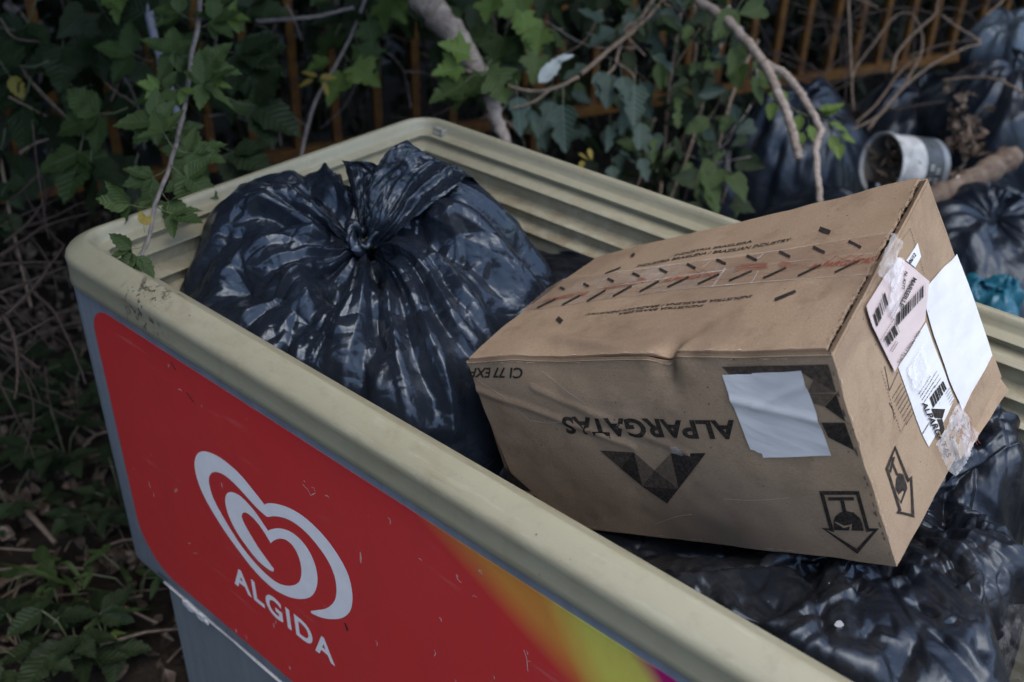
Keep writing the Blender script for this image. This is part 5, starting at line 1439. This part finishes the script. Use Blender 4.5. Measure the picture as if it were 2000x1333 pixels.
# stems in the undergrowth
mb = MB(); r = random.Random(3)
for i in range(150):
    s = r.uniform(-0.6, 4.6); b = r.uniform(0.1, 0.9)
    p = np.array([*(FA + FD * s + FNrm * b), 0.0]); h_ = r.uniform(0.6, 1.8)
    P = [p, p + np.array([r.gauss(0, 0.12), r.gauss(0, 0.12), h_ * 0.5]), p + np.array([r.gauss(0, 0.3), r.gauss(0, 0.3), h_])]
    mb.tube(smooth_path(P, 4), r.uniform(0.002, 0.006), 4, False)
o = mb.build('undergrowth_stems', MAT['twig_dark'], None, True, kind='stuff', label='thin dark stems in the undergrowth behind the fence', category='stems')

# ------------------------------------------------------------------ dry twigs
TW = 'dry bramble twigs'
def twigs(label, paths, r, mat='twig', loc=None):
    t_ = thing('dry_twigs', label, 'twigs', loc if loc is not None else at(*paths[0][0]) * np.array([1, 1, 0]))
    for q in paths: stem(t_, q, r * random.uniform(0.8, 1.3), r * 0.6, MAT[mat], 'twig', 5)
twigs('tangle of bare arching twigs in front of the fence above the white bucket', [
    c3b((940, 690, 2.75), (1100, 610, 2.75), (1200, 500, 2.8), (1255, 420, 2.85), (1330, 280, 2.9), (1330, 160, 2.95), (1275, 72, 2.95), (1190, 90, 2.95), (1090, 220, 2.9), (1000, 340, 2.85), (962, 440, 2.8)),
    c3b((1175, 380, 2.85), (1210, 270, 2.85), (1320, 150, 2.85), (1400, 78, 2.85), (1420, -20, 2.85)),
    c3b((1050, 680, 2.75), (1180, 520, 2.75), (1280, 420, 2.78), (1400, 330, 2.8), (1560, 250, 2.8), (1640, 222, 2.8), (1500, 130, 2.8), (1440, 80, 2.8)),
    c3b((960, 670, 2.8), (1100, 540, 2.8), (1200, 400, 2.9), (1300, 300, 2.95)),
    c3b((950, -10, 2.8), (962, 300, 2.8), (978, 580, 2.8)), c3b((1640, 210, 2.8), (1440, 235, 2.9), (1250, 300, 2.95)),
    c3b((1660, 90, 2.9), (1740, 20, 2.9), (1800, -40, 2.9)), c3b((990, -10, 3.0), (1060, 20, 3.0), (1110, 42, 3.0))], 0.0044)
twigs('thin dry twig arching over the dark bags at the right edge', [c3b((1440, 420, 2.7), (1620, 402, 2.65), (1750, 425, 2.6), (1880, 500, 2.55))], 0.005)
L2 = lambda *p: [(a / 4.4425, b / 4.4425, d) for a, b, d in p]
L3 = lambda *p: [(a / 3.333, 300 + b / 3.333, d) for a, b, d in p]
twigs('thin dry twigs crossing the fence bars at the left', [L2((0, 160, 2.2), (130, 330, 2.2), (400, 380, 2.2), (460, 520, 2.2), (560, 690, 2.2), (840, 910, 2.2)), L2((740, 300, 2.2), (735, 440, 2.2), (800, 570, 2.2), (960, 760, 2.2), (1180, 910, 2.2)),
    L2((180, 110, 2.25), (330, 310, 2.25), (440, 420, 2.25)), L2((70, 840, 2.1), (250, 930, 2.1), (400, 1010, 2.1)), L2((170, 1330, 2.1), (300, 1250, 2.1), (420, 1210, 2.1)), L2((960, 880, 2.25), (1060, 660, 2.25), (1150, 560, 2.25)), L2((560, 720, 2.2), (660, 600, 2.2))], 0.0034)
twigs('dry reddish bramble canes arching left of the freezer below the fence', [L3((0, 1090, 1.75), (210, 890, 1.8), (330, 720, 1.85), (420, 600, 1.9)), L3((0, 910, 1.8), (200, 830, 1.85), (420, 740, 1.9)), L3((0, 725, 1.85), (170, 712, 1.9), (410, 708, 1.95)),
    L3((0, 670, 1.95), (160, 560, 2.0), (330, 460, 2.05), (620, 380, 2.1)), L3((30, 580, 1.95), (220, 410, 2.0), (400, 120, 2.1)), L3((90, 500, 2.0), (330, 420, 2.05), (540, 320, 2.1), (760, 270, 2.15)),
    L3((215, 900, 1.8), (350, 1030, 1.75), (430, 1180, 1.7), (500, 1333, 1.66), (560, 1500, 1.64)), L3((20, 1060, 1.75), (90, 1190, 1.72), (115, 1400, 1.7), (100, 1600, 1.68)), L3((0, 1180, 1.8), (60, 1215, 1.8), (200, 1150, 1.82), (400, 1040, 1.85)), L3((100, 200, 2.1), (210, 350, 2.1), (340, 530, 2.05), (420, 600, 2.0)),
    L3((0, 1240, 1.8), (120, 1300, 1.78), (260, 1400, 1.75)), L3((0, 920, 1.85), (80, 1010, 1.85), (160, 1100, 1.82))], 0.0036, 'twig_dark')

def tangle(label, n_, box, dep, r, mat='twig'):
    P_ = []
    for i in range(n_):
        x_, y_ = random.uniform(box[0], box[2]), random.uniform(box[1], box[3]); a_ = random.choice((random.gauss(-35, 18), random.gauss(40, 20), random.gauss(85, 20))); L_ = random.uniform(90, 260); d_ = random.uniform(*dep)
        P_.append([(x_ - L_ / 2 * math.cos(RAD(a_)), y_ - L_ / 2 * math.sin(RAD(a_)), d_), (x_ + random.gauss(0, 10), y_ + random.gauss(0, 10), d_), (x_ + L_ / 2 * math.cos(RAD(a_ + 12)), y_ + L_ / 2 * math.sin(RAD(a_ + 12)), d_)])
    twigs(label, P_, r, mat)
tangle('fine tangle of bare twigs at the left edge beside the freezer corner', 20, (-10, 330, 110, 820), (1.85, 2.1), 0.0018, 'twig_dark')
tangle('fine tangle of bare twigs before the fence at the upper right', 24, (1560, 20, 1900, 230), (2.85, 3.2), 0.0024, 'twig_dark')
# ------------------------------------------------------------------ rubbish heap behind the freezer
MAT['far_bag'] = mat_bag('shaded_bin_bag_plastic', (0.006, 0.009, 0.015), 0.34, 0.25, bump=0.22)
def heap_bag(label, px, py, depth, rad, h, seed, mat='far_bag', squash=1.0, name='bin_bag', category='bag', group='black bin bags', pl=0.006, parts=True):
    K_ = at(px, py, depth)
    t_ = {}
    rr = random.Random(seed)
    for a in range(0, 360, 45):
        q = rad * rr.uniform(0.85, 1.15); b = h * rr.uniform(-0.1, 0.12)
        t_[a] = [(0.003, 0), (q * 0.35, b + h * 0.02), (q * 0.7, b * 0.6 - h * 0.08), (q * 0.95, -h * 0.3), (q * 1.05, -h * 0.65), (q * 0.95, -h)]
    root = thing(name, label, category, (K_[0], K_[1], K_[2] - h), group)
    X, f = radial_bag(K_, t_, 150, 64, seed, pl, rad * 0.06, rad * 0.05, 1.02, 3, ncrease=44, ch=0.5, cspan=rad)
    bag_obj('film', X, f, MAT[mat], root)
    if parts:
        e_ = [[K_ + np.array([0.012 * (t - 0.5), 0, -0.005]) for t in np.linspace(0, 1, 4)], [K_ + np.array([0.05 * (t - 0.5), 0.02, 0.035]) for t in np.linspace(0, 1, 4)], [K_ + np.array([0.09 * (t - 0.5), 0.05 - 0.03 * t, 0.06]) for t in np.linspace(0, 1, 4)]]
        X, f = fan_sheet(e_, 24, 16, seed + 5, 0.006, 0.004, 7, 4)
        bag_obj('gathered_ear', X, f, MAT[mat], root)
    return root
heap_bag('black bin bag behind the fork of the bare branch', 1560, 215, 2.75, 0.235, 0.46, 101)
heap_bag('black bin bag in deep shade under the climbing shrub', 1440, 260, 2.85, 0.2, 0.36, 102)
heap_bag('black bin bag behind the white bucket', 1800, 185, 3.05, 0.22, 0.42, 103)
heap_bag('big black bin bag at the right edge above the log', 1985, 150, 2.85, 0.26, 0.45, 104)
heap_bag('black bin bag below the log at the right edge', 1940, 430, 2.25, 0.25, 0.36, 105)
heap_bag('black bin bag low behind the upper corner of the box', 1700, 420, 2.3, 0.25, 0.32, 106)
MAT['grey_film'] = mat_bag('grey_blue_plastic', (0.06, 0.08, 0.10), 0.3, 0.2)
MAT['teal_film'] = mat_bag('teal_plastic', (0.010, 0.085, 0.125), 0.3, 0.15)
heap_bag('pale grey-blue plastic bag at the top right corner', 1985, 30, 3.0, 0.125, 0.16, 107, 'grey_film', category='plastic bag', name='plastic_bag', group=None, parts=False)
heap_bag('teal blue plastic bag beyond the far rim on the right', 1950, 545, 2.0, 0.085, 0.12, 108, 'teal_film', category='plastic bag', name='plastic_bag', group=None, parts=False)
# the white bucket on its side
bk = thing('paint_bucket', 'white plastic paint bucket with dark label lying on the bin bags', 'bucket', at(1765, 350, 2.55))
ax_ = (CR * 0.93 + CU * 0.02 - CF * -0.36); ax_ /= np.linalg.norm(ax_)
b0 = at(1722, 322, 2.5)
u_ = np.cross(ax_, [0, 0, 1]); u_ /= np.linalg.norm(u_); w_ = np.cross(u_, ax_)
def lathe(prof_, n_=40):
    v = []; f = []
    for t, r_ in prof_:
        for k in range(n_):
            a = 2 * math.pi * k / n_
            v.append(b0 + ax_ * t + (u_ * math.cos(a) + w_ * math.sin(a)) * r_)
    for i in range(len(prof_) - 1):
        for k in range(n_):
            f.append((i * n_ + k, i * n_ + (k + 1) % n_, (i + 1) * n_ + (k + 1) % n_, (i + 1) * n_ + k))
    return v, f
MAT['bucket'] = mat_flat('bucket_plastic', (0.36, 0.37, 0.36), 0.5, 0.45, 22)
MAT['bucket_label'] = mat_flat('bucket_label', (0.05, 0.06, 0.065), 0.45, 0.5, 30)
v, f = lathe([(0.004, 0.071), (-0.004, 0.0755), (-0.004, 0.079), (0.006, 0.0795), (0.010, 0.0765), (0.022, 0.0765), (0.025, 0.0745), (0.075, 0.0735)])
obj('rim_band', v, f, MAT['bucket'], bk, True)
v, f = lathe([(0.075, 0.0737), (0.13, 0.0715)])
lb = obj('label_band', v, f, MAT['bucket_label'], bk, True)
v, f = lathe([(0.13, 0.0715), (0.146, 0.071), (0.152, 0.0675), (0.150, 0.05), (0.150, 0.002)])
obj('base', v, f, mat_flat('bucket_base', (0.16, 0.18, 0.19), 0.35, 0.3, 20), bk, True)
v, f = lathe([(0.004, 0.071), (0.02, 0.070), (0.14, 0.066), (0.142, 0.002)])
obj('inside', v, f, mat_flat('bucket_inside', (0.14, 0.12, 0.10), 0.7, 0.4, 20), bk, True)
mb = MB()
for i in range(16):
    a = -1.2 + 0.11 * i
    if i % 4 == 3: continue
    for q in (0, 1):
        t = 0.084 + 0.020 * q
        p = [b0 + ax_ * (t + dt) + (u_ * math.cos(a + da) + w_ * math.sin(a + da)) * (0.0742 - 0.038 * (t + dt - 0.075)) * 1.012 for dt, da in ((0, 0), (0.012, 0.01), (0.012, 0.075), (0, 0.07))]
        if (i + q) % 3: mb.add(p, [(0, 1, 2, 3)])
mb.build('label_print', MAT['bucket'], lb, kind='stuff')
mb = MB(); r = random.Random(8)
for i in range(60):
    a = r.uniform(0, 6.28); rr = 0.066 * math.sqrt(r.random()); t = r.uniform(0.012, 0.05)
    p = b0 + ax_ * t + (u_ * math.cos(a) + w_ * math.sin(a)) * rr
    d = np.array([r.gauss(0, 1) for _ in range(3)]) * 0.014; e = np.cross(d, [r.gauss(0, 1), r.gauss(0, 1), r.gauss(0, 1)]); e = e / np.linalg.norm(e) * 0.007
    mb.add([p - d - e * 0.3, p + e, p + d, p - e], [(0, 1, 2, 3)])
mb.build('debris', LM['dead'], bk, kind='stuff')
# the log
MAT['log_bark'] = mat_bark((0.075, 0.052, 0.038), (0.20, 0.155, 0.12), 'rotten_bark')
lg = thing('log', 'weathered broken log lying beside the bucket behind the box', 'log', at(1890, 370, 2.35))
P = smooth_path(pxpath([(1770, 408, 2.35), (1840, 382, 2.36), (1900, 352, 2.38), (1950, 322, 2.4), (1982, 305, 2.42)]), 6)
mb = MB(); mb.tube(P, [0.028 + 0.003 * math.sin(i * 1.3) + 0.003 * math.sin(i * 3.1) for i in range(len(P))], 18)
mb.v = [tuple(np.array(v_) + 0.0035 * np.array([float(vnoise(np.array(v_), 60, 1)), float(vnoise(np.array(v_), 60, 2)), float(vnoise(np.array(v_), 60, 3))])) for v_ in mb.v]
mb.build('trunk', MAT['log_bark'], lg, True)
mb = MB(); mb.tube([P[8], P[8] + np.array([0.0, 0.01, 0.035])], [0.008, 0.004], 6); mb.build('branch_stub', MAT['bark'], lg, True)
def pile(name, label, cat, n_, px, py, depth, sx, sy, size, seed, mat):
    r = np.random.default_rng(seed)
    def pos(rr, k):
        return np.array([at(px + rr.normal(0, sx), py + rr.normal(0, sy), depth + rr.normal(0, 0.03)) for _ in range(k)])
    return scatter(name, n_, pos, size, mat, seed, label=label, category=cat)
md = M('dry_litter', (0.12, 0.08, 0.05), 0.9, 0.2)
co = md.coord(); n1 = md.noise(co, 28, 2, 0.5); n2 = md.noise(co, 61, 2, 0.5)
c = md.mix(md.ramp(n1, [(0.35, 0.0), (0.65, 1.0)]), (0.035, 0.025, 0.018), (0.15, 0.11, 0.08))
c = md.mix(md.ramp(n2, [(0.58, 0.0), (0.68, 0.8)]), c, (0.26, 0.21, 0.17))
md.color(c)
pile('dead_leaf_pile', 'brown dead leaves heaped between the bin bags at the right', 'leaf pile', 110, 1885, 250, 2.72, 22, 42, (0.02, 0.05), 31, md.m)
# ------------------------------------------------------------------ leaf litter and low plants at the left
def litter_pos(r, n_):
    x = r.uniform(-2.2, 1.0, n_); y = r.uniform(-0.9, 1.2, n_)
    return np.stack([x, y, 0.02 + 0.03 * vnoise(np.stack([x, y, x * 0], -1), 2.3, 4) - 0.02 + r.uniform(0, 0.03, n_)], 1)
scatter('leaf_litter', 5200, litter_pos, (0.02, 0.055), md.m, 17, label='brown dead leaf litter on the ground', category='leaf litter')
mb = MB(); r = random.Random(12)
for i in range(260):
    x, y = r.uniform(-1.6, 0.6), r.uniform(-0.6, 0.7); a = r.uniform(0, 6.28); L = r.uniform(0.05, 0.22)
    p = np.array([x, y, 0.025 + r.random() * 0.03]); q = p + np.array([math.cos(a) * L, math.sin(a) * L, r.uniform(-0.01, 0.03)])
    mb.tube([p, (p + q) / 2 + np.array([r.gauss(0, 0.01), r.gauss(0, 0.01), 0.008]), q], r.uniform(0.001, 0.003), 4, False)
mb.build('twig_litter', MAT['twig'], None, True, kind='stuff', label='small broken twigs scattered over the leaf litter', category='twig litter')
def gpt(px, py, h=0.05):
    return atplane(px, py, 2, h)
def low_plant(label, px, py, n, size, spread, mat='dark', kind='ovate', h=(0.03, 0.12), name='ground_plant', cat='plant'):
    b = gpt(px, py, 0.02)
    pl_ = thing(name, label, cat, (b[0], b[1], 0.0), group='low plants beside the freezer')
    for i in range(n):
        a = 2 * math.pi * (i + random.uniform(-0.3, 0.3)) / n; rr = spread * random.uniform(0.4, 1.0); hh = random.uniform(*h)
        p1 = np.array([b[0] + math.cos(a) * rr, b[1] + math.sin(a) * rr, hh])
        mb = MB(); mb.tube([(b[0], b[1], 0.0), (b[0] + math.cos(a) * rr * 0.45, b[1] + math.sin(a) * rr * 0.45, hh * 0.8), p1], 0.0014, 4, False); mb.build('leaf_stalk', MAT['stem_green'], pl_)
        for k, da in enumerate((0, 1.15, -1.15)):
            d = np.array([math.cos(a + da), math.sin(a + da), random.uniform(-0.35, 0.1)])
            add_leaf(pl_, kind, mat, p1, d, size * random.uniform(0.75, 1.1), nrm=Vector((random.gauss(0, 0.25), random.gauss(0, 0.25), 1)))
low_plant('dark three-part leaves on the litter beside the upper freezer panel', 130, 900, 7, 0.075, 0.10)
low_plant('dark green low plant left of the panel corner', 200, 1040, 6, 0.06, 0.085)
low_plant('leafy low plant at the left edge half way down', 20, 1000, 6, 0.06, 0.09)
low_plant('dark broad-leaved plant in the bottom left corner', 60, 1300, 8, 0.075, 0.11)
low_plant('dark broad-leaved plant beside the plinth at the bottom', 150, 1270, 7, 0.07, 0.09)
low_plant('mid green plant in front of the litter at the left edge', 10, 1180, 6, 0.055, 0.08, 'bramble')
low_plant('small green plant touching the plinth under the panel corner', 270, 1165, 6, 0.045, 0.07, 'bramble', 'slim')
low_plant('bright little plant near the plinth', 205, 1250, 6, 0.028, 0.035, 'light', 'slim', (0.03, 0.06))
low_plant('tall dark plant in the shade beside the freezer corner', 60, 760, 7, 0.075, 0.10, 'dark')
low_plant('shaded leafy plant at the far left edge', 10, 860, 6, 0.07, 0.10, 'dark')
low_plant('shaded low leaves under the arching canes', 150, 800, 6, 0.06, 0.09, 'dark')
low_plant('small pale green weed by the bottom left corner', 120, 1200, 5, 0.035, 0.05, 'bramble', 'slim')
low_plant('small leaves between litter and panel edge', 240, 990, 5, 0.05, 0.07, 'dark')
# long grass blades
gr = thing('grass_tuft', 'arching pale green grass blades in the litter at lower left', 'grass', gpt(120, 1110, 0.0), group=None)
for q in ([(90, 1120), (130, 1100), (170, 1150)], [(0, 1100), (60, 1115), (150, 1145), (260, 1165)], [(40, 1200), (80, 1150), (110, 1130)], [(200, 1190), (260, 1192), (320, 1185)], [(230, 1100), (250, 1130), (265, 1160)], [(120, 1120), (145, 1150), (140, 1190)]):
    P = smooth_path([atplane(a, b, 2, 0.06 + 0.05 * math.sin(i * 1.5)) for i, (a, b) in enumerate(q)], 6)
    v = []; n_ = len(P)
    for i, p in enumerate(P):
        w = 0.0055 * math.sin(math.pi * (0.12 + 0.85 * i / (n_ - 1)))
        t = P[min(i + 1, n_ - 1)] - P[max(i - 1, 0)]; sd = np.cross(t, [0, 0, 1]); sd /= np.linalg.norm(sd) + 1e-9
        v += [p - sd * w, p - np.array([0, 0, w * 0.5]), p + sd * w]
    f = []
    for i in range(n_ - 1):
        for k in range(2): f.append((i * 3 + k, i * 3 + k + 1, i * 3 + k + 4, i * 3 + k + 3))
    obj('blade', v, f, LM['bramble'], gr, True)
st = thing('broken_stick', 'pale broken stick lying on the litter at the left', 'stick', gpt(60, 1010, 0.0))
mb = MB(); mb.tube([atplane(22, 972, 2, 0.05), atplane(65, 1012, 2, 0.055), atplane(108, 1060, 2, 0.05)], [0.0065, 0.006, 0.005], 8); mb.build('stem', MAT['twig'], st, True)
